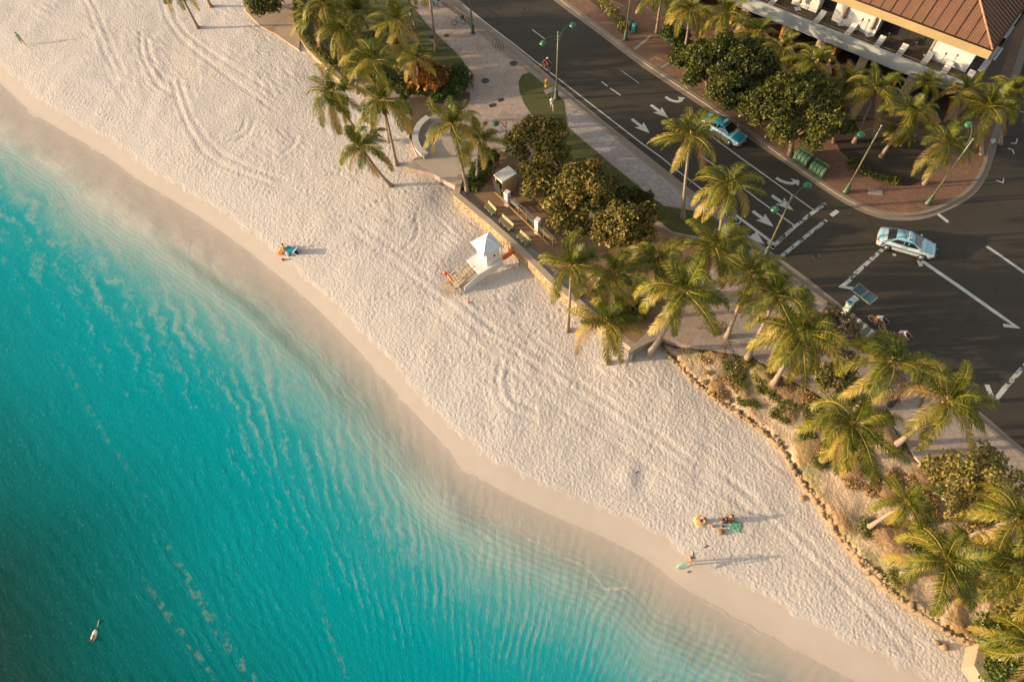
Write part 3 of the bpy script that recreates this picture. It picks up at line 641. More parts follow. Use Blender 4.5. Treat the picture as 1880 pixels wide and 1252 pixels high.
# drain covers
MIR = plain('iron', (.05, .045, .04), .6, .4)
def lid(px, py, r=.42, sq=None, label='', mt=None, name='manhole_cover', cat='manhole cover', z=.12):
    p = G(px, py, z); mb = MB()
    if sq: mb.box((0, 0, .02), (sq[0], sq[1], .05), rad(sq[2]), bev=.01); mb.box((0, 0, .05), (sq[0] * .8, sq[1] * .8, .012), rad(sq[2]))
    else: mb.lathe((0, 0, 0), [(r, -.01), (r, .03), (r * .86, .035), (r * .84, .025), (r * .2, .03)], 20)
    o = link(name, mb.mesh(name, mt or MIR), None, p); return tag(o, label, cat)
lid(943, 117, label='round dark manhole cover in the paving just below the kerb'); lid(891, 149, label='round dark manhole cover by the round hedge')
lid(919, 184, sq=(.6, .45, 20), label='small square drain cover left of the lawn tip', name='drain_cover', cat='drain cover'); lid(904, 194, sq=(.7, .45, 20), label='small rectangular drain cover above the clustered palms', name='drain_cover', cat='drain cover')
lid(820, 66, sq=(.5, .4, 10), label='small drain cover on the promenade near the top of the photo', name='drain_cover', cat='drain cover')
lid(1008, 168, sq=(.9, .7, 25), mt=MCG, label='grey concrete utility cover in the grass beside the hydrant', name='utility_cover', cat='utility cover', z=.15)
lid(1607, 353, sq=(1.3, .7, -12), mt=mpl, label='pale rectangular stone cover on the brick corner plaza', name='utility_cover', cat='utility cover')
lid(1173, 337, sq=(.8, .4, -35), mt=mpl, label='small pale cover plate in the pebble walk', name='utility_cover', cat='utility cover', z=.14)
for px, py, lb in ((965, 18, 'round manhole cover in the road at the top edge'), (1075, 113, 'round manhole cover in the middle lane below the top dashes'), (1640, 610, 'round manhole cover in the road right of the cyclists'), (1500, 470, 'round manhole cover in the junction right of the crossing lines')): lid(px, py, .36, label=lb, z=-.02)
# ---- walls
def wallthing(name, pxs, w, z0, z1, mt, label, cat='wall', cap=None, base=None, capw=.08):
    pts = PX(pxs, z1); o0 = empty(name, (pts[0][0], pts[0][1], z0 + .4 if z0 < -1 else 0), 0, label, cat)
    lp = [(p[0] - pts[0][0], p[1] - pts[0][1]) for p in pts]; bz = o0.location.z
    mb = MB(); mb.strip(lp, w, z0 - bz, z1 - bz - (.1 if cap else 0)); mb.build('wall_body', mt, o0)
    if cap: mb = MB(); mb.strip(lp, w + capw, z1 - bz - .1, z1 - bz); mb.build('cap', cap, o0)
    return o0
wallthing('sea_wall', [(846, 318), (838, 357), (900, 408), (962, 463), (1012, 513), (1094, 581), (1122, 606)], .5, -1.6, .42, MST, 'long low stone sea wall with pale concrete cap behind the lifeguard tower', cap=MCW)
wallthing('garden_wall', [(560, -120), (545, 0), (543, 32), (549, 60), (566, 86), (603, 122), (628, 146)], .5, -1.2, .45, MST, 'curved stone wall holding the lawn at the top of the beach', cap=m_conc('mossy_cap', (.30, .22, .09)))
wallthing('planter_wall', smooth_px([(786, 214), (770, 228), (762, 250), (768, 270), (782, 284)], 3), .55, .0, .62, MPT, 'curved pale concrete seat wall around the circular planter', cap=m_conc('seat_wall_top', (.46, .44, .40)))
wallthing('path_edging', smooth_px([(1158, 652), (1162, 640), (1200, 622), (1212, 628)], 3), .32, -1.4, .22, MCG, 'rounded concrete retaining kerb above the beach access path')
wallthing('boundary_wall', [(1832, 1085), (1812, 1160), (1797, 1222), (1840, 1290)], .42, -1.6, .1, m_conc('boundary_concrete', (.30, .225, .15)), 'pale concrete boundary wall at the bottom right corner', cap=m_conc('boundary_cap', (.28, .21, .14)))
# low stone wall of loose rocks
mb = MB(); rng = random.Random(5); pl = [Vector((p[0], p[1], 0)) for p in lw]
for i in range(len(pl) - 1):
    L = (pl[i + 1] - pl[i]).length; n = int(L / .2); t = (pl[i + 1] - pl[i]).normalized(); nn = Vector((-t.y, t.x, 0))
    for k in range(n):
        for row in range(2):
            p = pl[i] + t * (k * .2 + rng.uniform(-.07, .07)) + nn * (rng.uniform(-.26, .26)); r = rng.uniform(.05, .17) * (1 if rng.random() < .8 else 1.6)
            mb.ball((p.x, p.y, -.8 + row * .2 + rng.uniform(-.06, .09)), (r * 1.15, r, r * .8), 0, 7, 5, .22, rng)
    mb.strip([(pl[i].x, pl[i].y), (pl[i + 1].x, pl[i + 1].y)], .2, -1.5, -.66)
mr, nt, b = mat('lava_rock'); v = pos(nt); c = mixc(nt, noise(nt, v, 1.8, 4, .7), (.11, .08, .05), (.42, .29, .16)); c = mixc(nt, ramp(nt, noise(nt, v, 7, 3), [(.5, 0.0), (.7, .5)]), c, (.10, .075, .055)); setc(nt, b, c); b.inputs['Roughness'].default_value = .9; bump(nt, b, noise(nt, v, 12, 4), .5, .05)
o = mb.build('rock_wall', mr, None, (lw[8][0], lw[8][1], -.9)); tag(o, 'long curving low wall of rough rocks along the back of the sand', 'wall')
# stray rocks at the corner
for i, (px, py, r) in enumerate([(1733, 1188, .25), (1720, 1180, .18), (1473, 915, .22)]):
    p = GS(px, py); mb = MB(); mb.ball((0, 0, r * .35), (r * 1.2, r, r * .8), 0, 9, 6, .15, rng); o = link('rock', mb.mesh('rock', mr), None, p)
    tag(o, ['dark rock at the foot of the rock wall near the corner', 'smaller rock in the sand near the end of the rock wall', 'brown rock half buried beside the middle of the rock wall'][i], 'rock')
# ================================================================== vegetation
def leafmat(name, cols, trans=.35, rough=.5, spec=.3):
    """cols: ramp over the per-leaf 'tone' attribute"""
    m, nt, b = mat(name); t = N(nt, 'ShaderNodeAttribute', attribute_name='tone').outputs['Fac']
    c = ramp(nt, t, [(i / (len(cols) - 1), c) for i, c in enumerate(cols)])
    setc(nt, b, c); b.inputs['Roughness'].default_value = rough; b.inputs['Specular IOR Level'].default_value = spec
    tr = N(nt, 'ShaderNodeBsdfTranslucent'); nt.links.new(mixc(nt, .5, c, (.5, .42, .05), 'MULTIPLY') if False else c, tr.inputs[0])
    mx = N(nt, 'ShaderNodeMixShader'); mx.inputs[0].default_value = trans
    nt.links.new(b.outputs[0], mx.inputs[1]); nt.links.new(tr.outputs[0], mx.inputs[2])
    nt.links.new(mx.outputs[0], nt.nodes['Material Output'].inputs[0]); return m
LM_PALM = leafmat('palm_leaf', [(.03, .042, .006), (.085, .10, .008), (.185, .165, .014), (.42, .31, .055), (.30, .18, .07)], .27, .45, .25)
LM_SEAG = leafmat('sea_grape_leaf', [(.035, .042, .008), (.08, .085, .012), (.20, .16, .03), (.48, .31, .09)], .25)
LM_DARK = leafmat('dark_tree_leaf', [(.02, .03, .005), (.05, .06, .008), (.11, .11, .014), (.22, .20, .03)], .25)
LM_GREEN = leafmat('green_shrub_leaf', [(.035, .06, .01), (.08, .12, .015), (.16, .19, .03)], .3)
LM_YEL = leafmat('yellow_tree_leaf', [(.06, .07, .015), (.15, .15, .025), (.32, .26, .06), (.42, .32, .10)], .3)
LM_ORG = leafmat('orange_leaf', [(.07, .06, .012), (.25, .12, .02), (.45, .20, .03), (.35, .08, .02)], .35)
LM_BRN = leafmat('sparse_leaf', [(.06, .055, .02), (.13, .11, .05), (.24, .16, .08)], .2)
LM_COVER = leafmat('creeper_leaf', [(.05, .08, .012), (.13, .15, .025), (.24, .21, .05)], .3)
LM_DRYG = leafmat('dry_tuft', [(.20, .12, .04), (.36, .22, .08), (.50, .36, .18)], .2)
LM_DRY = leafmat('dry_frond', [(.16, .10, .05), (.30, .20, .10)], .2)
mb_, nt, b = mat('palm_bark'); v = pos(nt, obj=True); wv = N(nt, 'ShaderNodeTexWave', wave_type='BANDS', bands_direction='Z'); nt.links.new(v, wv.inputs['Vector']); wv.inputs['Scale'].default_value = 2.2; wv.inputs['Distortion'].default_value = 2.0
c = mixc(nt, wv.outputs['Fac'], (.20, .145, .10), (.40, .31, .23)); c = mixc(nt, ramp(nt, noise(nt, v, 4, 3), [(.45, 0.0), (.7, .5)]), c, (.13, .09, .06)); setc(nt, b, c); b.inputs['Roughness'].default_value = .9; bump(nt, b, wv.outputs['Fac'], .5, .03); M_BARK = mb_
M_TBARK = plain('tree_bark', (.17, .12, .08), .9, var=.4, scale=5, bmp=.03)
M_NUT = plain('coconut_husk', (.36, .20, .06), .6, var=.4)
def tonemesh(name, V, F, T, mt, smooth=False):
    me = bpy.data.meshes.new(name); V = np.asarray(V, np.float32); F = np.asarray(F, np.int32)
    me.vertices.add(len(V)); me.vertices.foreach_set('co', V.ravel()); k = F.shape[1]
    me.loops.add(F.size); me.loops.foreach_set('vertex_index', F.ravel()); me.polygons.add(len(F))
    me.polygons.foreach_set('loop_start', np.arange(0, F.size, k, dtype=np.int32)); me.polygons.foreach_set('loop_total', np.full(len(F), k, dtype=np.int32))
    me.update(calc_edges=True); fattr(me, 'tone', np.asarray(T)); me.materials.append(mt); return me
def frond_crown(seed, n=25, L=3.5, droop=1.0, wind=(.35, .1), lf=.74, nl=36, lw_=.055, tone=(.1, .8), updist=(78, -22)):
    r = random.Random(seed); V = []; F = []; T = []
    def quad(a, b_, c, d_, t): k = len(V); V.extend((a, b_, c, d_)); F.append((k, k + 1, k + 2, k + 3)); T.extend((t,) * 4)
    for i in range(n):
        u = i / (n - 1); az = i * 2.39996 + r.uniform(-.45, .45)
        el = rad(updist[0] + (updist[1] - updist[0]) * (u ** .8) + r.uniform(-14, 14)); Lf = L * (.62 + .38 * min(1, u * 2.2)) * r.uniform(.82, 1.12); dr = droop * r.uniform(.45, 1.55); tw_ = r.uniform(-.2, .2)
        p = Vector((0, 0, .1)) + Vector((math.cos(az), math.sin(az), 0)) * .08; ns = 12; pts = [p.copy()]; dirs = []
        d_ = Vector((math.cos(az) * math.cos(el), math.sin(az) * math.cos(el), math.sin(el)))
        for s in range(ns):
            k = (s + 1) / ns
            d_ = (d_ + Vector((wind[0] * .10 - d_.y * tw_ * k, wind[1] * .10 + d_.x * tw_ * k, -.17 * dr * (.3 + k * 1.4)))).normalized()
            p = p + d_ * (Lf / ns); pts.append(p.copy()); dirs.append(d_.copy())
        dirs.append(dirs[-1]); side0 = dirs[0].cross(Vector((0, 0, 1)))
        if side0.length < .1: side0 = Vector((-math.sin(az), math.cos(az), 0))
        ft = tone[0] + (tone[1] - tone[0]) * (.15 + .75 * u) * r.uniform(.5, 1.25)
        if u > .8 and r.random() < .35: ft = 1.0; dr *= 1.6; Lf *= .85
        for s in range(ns):      # midrib: a thin three sided strip
            a, b_ = pts[s], pts[s + 1]; w0 = .035 * (1 - s / ns) + .008; w1 = .035 * (1 - (s + 1) / ns) + .008
            sd = dirs[s].cross(Vector((0, 0, 1))).normalized() if dirs[s].cross(Vector((0, 0, 1))).length > .1 else side0.normalized()
            upv = sd.cross(dirs[s]).normalized()
            quad(a - sd * w0, a + upv * w0, b_ + upv * w1, b_ - sd * w1, min(1, ft + .35)); quad(a + upv * w0, a + sd * w0, b_ + sd * w1, b_ + upv * w1, min(1, ft + .35))
        for k in range(nl):
            t = .1 + .9 * (k + .5) / nl; x = t * ns; s = min(int(x), ns - 1); q = pts[s].lerp(pts[s + 1], x - s); dd = dirs[s]
            sd = dd.cross(Vector((0, 0, 1))); sd = sd.normalized() if sd.length > .1 else side0.normalized(); upv = sd.cross(dd).normalized()
            ll = lf * (math.sin(math.pi * (t * .86 + .1)) ** .6) * r.uniform(.85, 1.12)
            for sg in (-1, 1):
                ld = (sd * sg * .85 + dd * (.38 + .5 * t) + upv * .18 + Vector((wind[0] * .25, wind[1] * .25, -.12)) + Vector((r.uniform(-.13, .13), r.uniform(-.13, .13), r.uniform(-.1, .1)))).normalized()
                m1 = q + ld * ll * .5; ld2 = (ld + Vector((0, 0, -.75 * droop))).normalized(); e = m1 + ld2 * ll * .5
                wv_ = ld.cross(upv).normalized() * lw_ * .5; tt = max(0, min(1, ft + r.uniform(-.16, .2)))
                quad(q - wv_, q + wv_, m1 + wv_, m1 - wv_, tt); quad(m1 - wv_, m1 + wv_, e + wv_ * .15, e - wv_ * .15, tt)
    return tonemesh('crown', V, F, T, LM_PALM)
CROWNS = [frond_crown(s, n=21 + s % 3, L=3.65, droop=.66 + .13 * (s % 3), wind=w_) for s, w_ in ((1, (.2, -.35)), (2, (.05, -.2)), (3, (.4, -.4)), (4, (-.1, -.35)), (5, (.25, 0)), (6, (.5, -.1)), (7, (.1, -.5)), (8, (-.2, -.2)))]
mb = MB(); rng = random.Random(3)
for k in range(11):
    a = rng.uniform(0, 6.28); mb.ball((math.cos(a) * rng.uniform(.16, .3), math.sin(a) * rng.uniform(.16, .3), -.12 + rng.uniform(-.18, .1)), (.11, .11, .14), 0, 8, 5)
NUTS = mb.mesh('coconut_cluster', M_NUT)
V = []; F = []; T = []
for k in range(5):
    az = k * 1.25 + .3; p = Vector((math.cos(az) * .15, math.sin(az) * .15, -.1))
    for s in range(26):
        q = p + Vector((math.cos(az) * .12, math.sin(az) * .12, -1)) * (s * .045)
        for sg in (-1, 1):
            e = q + Vector((-math.sin(az) * sg * .22 + rng.uniform(-.08, .08), math.cos(az) * sg * .22 + rng.uniform(-.08, .08), -.35)); w_ = Vector((.02, .02, 0)); b0 = len(V)
            V += [q - w_, q + w_, e + w_, e - w_]; F.append((b0, b0 + 1, b0 + 2, b0 + 3)); T += [rng.random()] * 4
SKIRT = tonemesh('dry_skirt', V, F, T, LM_DRY)
def palm(base, crown_px, label, group=None, h=None, var=0, scale=1.0, base_r=.19, nuts=True, rz=None, top=None):
    """trunk from base to the crown; the height is the one at which the trunk stands most nearly upright"""
    if top is None:
        if h is None:
            best = (1e9, 6)
            for i in range(160):
                hh = 3.2 + i * .05; q = G(crown_px[0], crown_px[1], base.z + hh); dd = (Vector((q.x, q.y)) - Vector((base.x, base.y))).length
                if dd < best[0]: best = (dd, hh)
            h = best[1]
        T = G(crown_px[0], crown_px[1], base.z + h)
    else: T = Vector(top)
    t = T - base; root = empty('palm_tree', base, 0, label, 'palm tree', group)
    mb = MB(); pts = []; rs = []; n = 12; bow = Vector((t.x, t.y, 0)); r0 = random.Random(int(base.x * 100 + base.y))
    for i in range(n + 1):
        k = i / n; hz = (k ** .75) if bow.length > .8 else k + .06 * math.sin(k * 3.1 + r0.random() * 3)
        side = Vector((-t.y, t.x, 0)) * .05 * math.sin(k * math.pi) * r0.choice((-1, 1)) if i else Vector()
        pts.append(Vector((t.x * hz if i < n else t.x, t.y * hz if i < n else t.y, t.z * k)) + side * 0)
        rs.append((base_r * (1 - .42 * k) + (.15 * math.exp(-k * 14))) * (.92 if i % 2 else 1.0) * scale ** .5)
    pts[0].z -= .25
    mb.tube(pts, rs, 10, 0); mb.build('trunk', M_BARK, root)
    lean = (pts[-1] - pts[-3]).normalized(); q = Vector((0, 0, 1)).rotation_difference((lean + Vector((0, 0, 1.2))).normalized())
    c = link('crown', CROWNS[var % len(CROWNS)], root); c.rotation_mode = 'QUATERNION'
    rz_ = (var * 1.7 + r0.random() * .7) if rz is None else rz
    c.rotation_quaternion = q @ Matrix.Rotation(rz_ * .35, 4, 'Z').to_quaternion(); c.location = pts[-1]; c.scale = (scale,) * 3
    if nuts:
        k = link('coconut_cluster', NUTS, root); k.location = pts[-1]; k.rotation_euler = (0, 0, rz_); k.scale = (scale,) * 3
        k = link('dry_skirt', SKIRT, root); k.location = pts[-1]; k.rotation_euler = (0, 0, rz_); k.scale = (scale * .8,) * 3
    return root
PG = 'coconut palms'
pal = lambda px, py: G(px, py, .14)
spec = [  # base fn, base px, crown px, scale, label
 ('s', (728, 303), (704, 190), 1.0, 'tall palm on the sand between two others, left of the curved seat wall'),
 ('s', (720, 341), (663, 270), .95, 'palm leaning left over the open sand, lowest of the left cluster'),
 ('s', (672, 262), (613, 172), 1.05, 'palm furthest left on the beach, above the leaning one'),
 ('g', (714, 256), (688, 112), 1.0, 'palm rising behind the two beach palms, below the lawn'),
 ('g', (734, 124), (729, 38), .95, 'palm standing in the shaded middle of the upper lawn'),
 ('g', (694, 82), (661, 22), .95, 'palm with golden fruit near the top edge of the lawn'),
 ('g', (630, 95), (598, 8), 1.05, 'palm whose fronds hang over the curved lawn wall'),
 ('g', (590, 98), (577, 26), .95, 'palm furthest left of those standing behind the curved lawn wall'),
 ('g', (640, 128), (630, 58), 1.0, 'palm in the thick of the upper left group on the lawn'),
 ('g', (655, 62), (643, -10), 1.0, 'palm at the very top edge left of the golden fruited one'),
 ('g', (700, 120), (700, 68), .85, 'shorter palm between the golden fruited one and the middle trunk'),
 ('g', (655, 168), (655, 118), .9, 'low palm at the lower tip of the upper lawn'),
 ('g', (770, 168), (765, 108), .75, 'small palm against the orange bush'),
 ('g', (859, 352), (831, 230), 1.0, 'tall palm leaning out of the green hedge at the sea wall corner'),
 ('g', (874, 336), (879, 258), .8, 'smaller dark palm next to the tall one at the hedge'),
 ('g', (1255, 401), (1268, 250), 1.0, 'lone tall palm on the grass reaching over the road arrows'),
 ('g', (1318, 468), (1336, 340), .98, 'palm at the kerb with crown over the right hand lane line'),
 ('g', (1287, 543), (1312, 455), 1.08, 'palm with large bright crown below the bicycle lane symbol'),
 ('g', (1198, 554), (1204, 478), .95, 'palm beside the brown leaved tree on the promenade side'),
 ('g', (1128, 588), (1131, 503), .9, 'palm beside the sea wall right of the benches'),
 ('s', (1116, 667), (1116, 592), .92, 'palm on the sand at the foot of the beach access path'),
 ('s', (1042, 607), (1050, 488), .9, 'slim curved palm on open sand in front of the sea wall'),
 ('r', (1194, 646), (1257, 535), 1.12, 'big palm leaning right from the beginning of the rock wall'),
 ('r', (1334, 620), (1380, 503), .85, 'thin dark palm with small crown between two larger ones near the lamp'),
 ('r', (1372, 659), (1426, 543), 1.0, 'palm left of the sparse brown tree, crown reaching the kerb'),
 ('r', (1420, 706), (1472, 612), 1.15, 'large golden palm in front of the sparse brown tree'),
 ('r', (1572, 754), (1640, 666), 1.12, 'palm over the bicycle docks with crown touching the road'),
 ('r', (1509, 846), (1568, 783), 1.1, 'full bright palm low in the middle of the dry garden'),
 ('r', (1646, 816), (1741, 738), 1.0, 'palm leaning over the pink promenade towards the road corner'),
 ('r', (1596, 967), (1664, 922), .66, 'smallest young palm with a pale leaning trunk in the dry garden'),
 ('r', (1655, 1054), (1738, 1031), 1.0, 'palm leaning far right in the lower dry garden'),
 ('r', (1729, 1101), (1768, 1062), .55, 'short palm hidden under the fronds of its neighbour'),
 ('r', (1758, 992), (1868, 952), .95, 'palm leaning towards the right edge below the round leafy tree'),
 ('r', (1784, 1073), (1874, 1044), .95, 'pale leaved palm at the right edge above the boundary wall'),
 ('r', (1835, 1215), (1905, 1190), .9, 'palm in the bottom right corner beyond the boundary wall'),
 ('g', (1256, 104), (1268, 18), .9, 'palm at the top edge beside the brick plaza'),
 ('g', (1318, 118), (1332, 24), .95, 'palm in front of the left end of the balcony'),
 ('g', (1412, 182), (1437, 92), .85, 'dark palm before the orange wall added as a sun patch'),
 ('g', (1466, 210), (1494, 112), .85, 'palm with yellow tipped fronds under the balcony middle'),
 ('g', (1568, 262), (1609, 166), .92, 'palm rising from the oval planting bed'),
 ('g', (1617, 288), (1672, 206), .9, 'palm at the lower edge of the oval planting bed'),
 ('g', (1690, 222), (1700, 152), .6, 'small palm poking up before the balcony wall'),
 ('g', (1698, 338), (1736, 262), .98, 'palm over the brick corner with yellow drooping fronds'),
 ('g', (1372, 150), (1388, 62), .95, 'palm behind the large dark tree touching the balcony parapet'),
 ('g', (1205, 60), (1215, -12), .9, 'palm at the top edge left of the plaza palm'),
 ('g', (1540, 225), (1556, 150), .8, 'palm between the oval bed and the hotel columns'),
 ('g', (1640, 265), (1652, 240), .5, 'stubby young palm inside the oval planting bed'),
 ('g', (1752, 240), (1775, 168), .8, 'palm beside the ground floor at the hotel corner'),
 ('g', (1838, 262), (1862, 168), .85, 'palm leaning over the side street at the right edge'),
 ('g', (1804, 284), (1815, 196), 1.05, 'palm at the corner of the hotel near the side street'),
]
for i, (kind, bp, cp, sc, lb) in enumerate(spec):
    base = GS(*bp) if kind == 's' else (GG(*bp) if kind == 'r' else pal(*bp))
    palm(base, cp, lb, PG, var=i * 3 + 1, scale=sc, nuts=(i % 3 != 2) and sc > .6, base_r=.17 if kind != 'r' else .2, rz=i * 1.9)
# palms whose crowns are above the frame
for i, (kind, bp, tp, h, lb) in enumerate([('s', (363, 50), (322, -30), 7.5, 'palm on the upper left sand of which only the dark trunk shows'), ('s', (387, 11), (352, -62), 7, 'second bare trunk at the top edge, right of the first'),
    ('g', (801, 93), (784, -40), 9.5, 'palm by the promenade whose thin trunk runs off the top edge'), ('g', (765, 52), (742, -28), 6.5, 'palm at the top edge whose frond hangs over the lawn')]):
    base = GS(*bp) if kind == 's' else pal(*bp); q = G(tp[0], tp[1], base.z + h); palm(base, None, lb, PG, top=q, var=i, scale=.85)

def foliage(name, blobs, mt, parent, n=2500, size=.2, seed=0, tone=(0, 1), fill=.25, up=.25, clump=0, ctr=None):
    """thousands of leaf faces scattered through blobs (x,y,z,rx,ry,rz) relative to the parent"""
    r = np.random.RandomState(seed); vol = np.array([b_[3] * b_[4] * b_[5] for b_ in blobs]) ** .67; vol /= vol.sum(); C = []; O = []; TN = []
    for b_, w_ in zip(blobs, vol):
        k = max(8, int(n * w_)); d_ = r.randn(k, 3); d_[:, 2] = np.abs(d_[:, 2]) * .9 + r.randn(k) * .25; d_ /= np.linalg.norm(d_, axis=1)[:, None]
        rad_ = np.where(r.rand(k) < fill, r.rand(k) ** .5, r.uniform(.82, 1.1, k)); ln = 1 + .22 * np.sin(d_[:, 0] * 7 + b_[0] * 3) * np.cos(d_[:, 1] * 6 + b_[1] * 5)
        C.append(np.array(b_[:3]) + d_ * rad_[:, None] * ln[:, None] * np.array(b_[3:6])); O.append(d_)
        TN.append(np.clip(tone[0] + (tone[1] - tone[0]) * (r.rand(k) * .65 + .35 * r.rand()), 0, 1))
    C = np.concatenate(C); O = np.concatenate(O); TN = np.concatenate(TN)
    if clump: # leaves stand in rosettes
        k = clump; C = np.repeat(C, k, 0); O = np.repeat(O, k, 0); TN = np.clip(np.repeat(TN, k) + r.uniform(-.12, .12, len(C)), 0, 1)
    nrm = O * .8 + r.randn(len(C), 3) * .75; nrm[:, 2] += up; nrm /= np.linalg.norm(nrm, axis=1)[:, None]
    a = np.cross(nrm, r.randn(len(C), 3)); a /= np.linalg.norm(a, axis=1)[:, None]; b2 = np.cross(nrm, a); s = size * r.uniform(.65, 1.3, len(C))[:, None]
    if clump: C = C + a * s * .6
    tip = C + a * s; bk = C - a * s * .8; l_ = C + b2 * s * .55 + nrm * s * .12; r_ = C - b2 * s * .55 + nrm * s * .12
    V = np.stack([bk, r_, tip, l_], 1).reshape(-1, 3); F = np.arange(len(V)).reshape(-1, 4)
    return link(name, tonemesh(name, V, F, np.repeat(TN, 4), mt), parent)
def blobset(r, R, k, h0, flat=.6, seed=0, jit=.3, br=(.28, .42), irregular=1.0):
    rg = random.Random(seed); out = []
    for i in range(k):
        a = i * 2.4 + rg.uniform(-.4, .4); q = math.sqrt((i + .5) / k) * .78; x = math.cos(a) * q * R[0] * rg.uniform(.85, 1.15 * irregular); y = math.sin(a) * q * R[1] * rg.uniform(.85, 1.15 * irregular)
        z = h0 + R[2] * (1 - q * q * 1.1) * rg.uniform(1 - jit, 1 + jit); s = rg.uniform(*br) * (R[0] + R[1]) / 2; out.append((x, y, z, s, s, s * flat))
    return out
def tree(px, py, crown_px, R, h0, label, mt, n=4000, size=.2, seed=0, k=14, trunks=1, z=.14, group=None, fill=.25, tone=(0, 1), name='tree', cat='tree', clump=0, br=(.28, .42), irregular=1.0, gfn=None, bark=None, flat=.6):
    base = gfn(px, py) if gfn else G(px, py, z); root = empty(name, base, 0, label, cat, group)
    c = G(crown_px[0], crown_px[1], base.z + h0 + R[2] * .7); off = Vector((c.x - base.x, c.y - base.y, 0)); bl = blobset(None, R, k, h0, flat, seed, br=br, irregular=irregular); bl = [(x + off.x, y + off.y, z_, a, b_, c_) for x, y, z_, a, b_, c_ in bl]
    foliage('crown', bl, mt, root, n, size, seed, tone, fill, clump=clump)
    mb = MB(); rg = random.Random(seed); fork = Vector((off.x * .4, off.y * .4, max(.4, h0 * .55))); tr = .09 + .05 * R[0] ** .7
    mb.tube([(0, 0, -.2), (0, 0, .1), fork * .5 + Vector((.06, 0, 0)), fork], [tr * 1.5, tr * 1.1, tr, tr * .85], 9)
    for b_ in bl[:max(5, k // 2)]:
        e = Vector(b_[:3]) + Vector((0, 0, -b_[5] * .2)); mid = fork.lerp(e, .5) + Vector((rg.uniform(-.2, .2), rg.uniform(-.2, .2), -.15 * R[2]))
        mb.tube([fork, mid, e], [tr * .6, tr * .4, tr * .15], 6)
    mb.build('trunk', bark or M_TBARK, root); return root
SG = 'brown tinged sea grape trees by the lawn'
tree(1000, 300, (990, 250), (3.3, 3.1, 1.5), 1.8, 'brown tinged bushy tree, uppermost of the row beside the lawn', LM_SEAG, 4200, .15, 1, 34, group=SG, clump=3, br=(.17, .3), irregular=1.15, flat=.75, tone=(.12, 1.1))
tree(1000, 362, (996, 325), (2.2, 2.7, 1.2), 1.5, 'smaller bushy tree tucked below the uppermost one, above the service pillar', LM_SEAG, 1500, .17, 2, 11, group=SG, clump=3)
tree(1075, 385, (1074, 338), (3.2, 3.2, 1.8), 1.8, 'orange tinged bushy tree in the middle of the row', LM_SEAG, 4200, .15, 3, 34, group=SG, clump=3, br=(.17, .3), irregular=1.15, flat=.75, tone=(.12, 1.1))
tree(1060, 420, (1046, 380), (2.3, 2.9, 1.3), 1.4, 'bushy tree directly above the boarded path', LM_SEAG, 1600, .17, 4, 11, group=SG, clump=3)
tree(1155, 440, (1150, 408), (3.1, 2.7, 1.5), 1.7, 'golden brown bushy tree at the lower end of the row', LM_SEAG, 4000, .15, 5, 30, group=SG, clump=3, br=(.17, .3), irregular=1.15, flat=.75, tone=(.12, 1.1))
tree(1175, 404, (1158, 372), (2.2, 1.9, 1.0), 1.5, 'dark low bush on the grass behind the lower end of the row', LM_SEAG, 1200, .16, 6, 9, group=SG, tone=(0, .4), clump=3)
NG = 'dark broadleaf trees along the far kerb'
tree(1366, 215, (1338, 120), (4.4, 4.6, 2.4), 3.8, 'large dark leafy tree beside the parked blue and white car', LM_DARK, 11000, .16, 7, 60, group=NG, fill=.4, br=(.11, .22), tone=(0, .9), irregular=1.3, clump=2, flat=.8)
tree(1450, 285, (1462, 190), (4.7, 4.8, 2.4), 4.0, 'large dark leafy tree behind the green news boxes', LM_DARK, 11000, .16, 8, 60, group=NG, fill=.4, br=(.11, .22), irregular=1.3, clump=2, flat=.8)
tree(1375, 190, (1400, 165), (3.4, 3.2, 1.8), 3.2, 'dark tree filling the gap between the two large ones', LM_DARK, 6500, .16, 9, 40, group=NG, fill=.4, br=(.12, .24), irregular=1.3, clump=2)
tree(1300, 175, (1290, 105), (2.6, 2.6, 1.6), 2.8, 'smaller dark tree at the upper end of the kerbside trees', LM_DARK, 5500, .16, 22, 36, group=NG, fill=.4, br=(.12, .24), irregular=1.3, clump=2)
tree(1530, 262, (1530, 222), (2.2, 2.0, 1.2), 1.8, 'dark bushy tree at the upper tip of the oval bed', LM_DARK, 4000, .15, 23, 28, group=NG, fill=.4, br=(.14, .26), irregular=1.3, clump=2)
tree(1240, 75, (1240, 62), (1.7, 1.9, .9), .8, 'round dark green shrub on the brick plaza at the top', LM_GREEN, 2200, .13, 10, 10, name='shrub', cat='shrub', tone=(0, .5))
tree(1250, 95, (1253, 84), (1.2, 1.2, .7), .6, 'lower shrub under the dark tree edge', LM_GREEN, 1400, .13, 11, 8, name='shrub', cat='shrub', tone=(0, .6))
tree(1522, 650, (1528, 610), (3.0, 3.0, 1.6), 2.0, 'sparse brownish tree with open twiggy crown by the bicycle docks', LM_BRN, 3600, .12, 12, 26, fill=.5, br=(.14, .24))
tree(1535, 720, (1530, 690), (2.5, 1.7, 1.1), 1.0, 'yellow flowering bush above the blue and white sign', LM_YEL, 2200, .13, 13, 16, name='bush', cat='bush', br=(.2, .3), gfn=GG)
tree(1800, 935, (1795, 885), (3.7, 3.4, 1.8), 2.2, 'large yellow green leafy tree near the right edge', LM_YEL, 6000, .15, 14, 34, fill=.35, br=(.15, .25), gfn=GG, tone=(.3, 1.15))
tree(1855, 1120, (1860, 1110), (2.0, 2.3, 1.0), .8, 'cream leaved shrub beyond the boundary wall', LM_YEL, 2600, .13, 15, 14, name='shrub', cat='shrub', z=-.1, tone=(.2, 1))
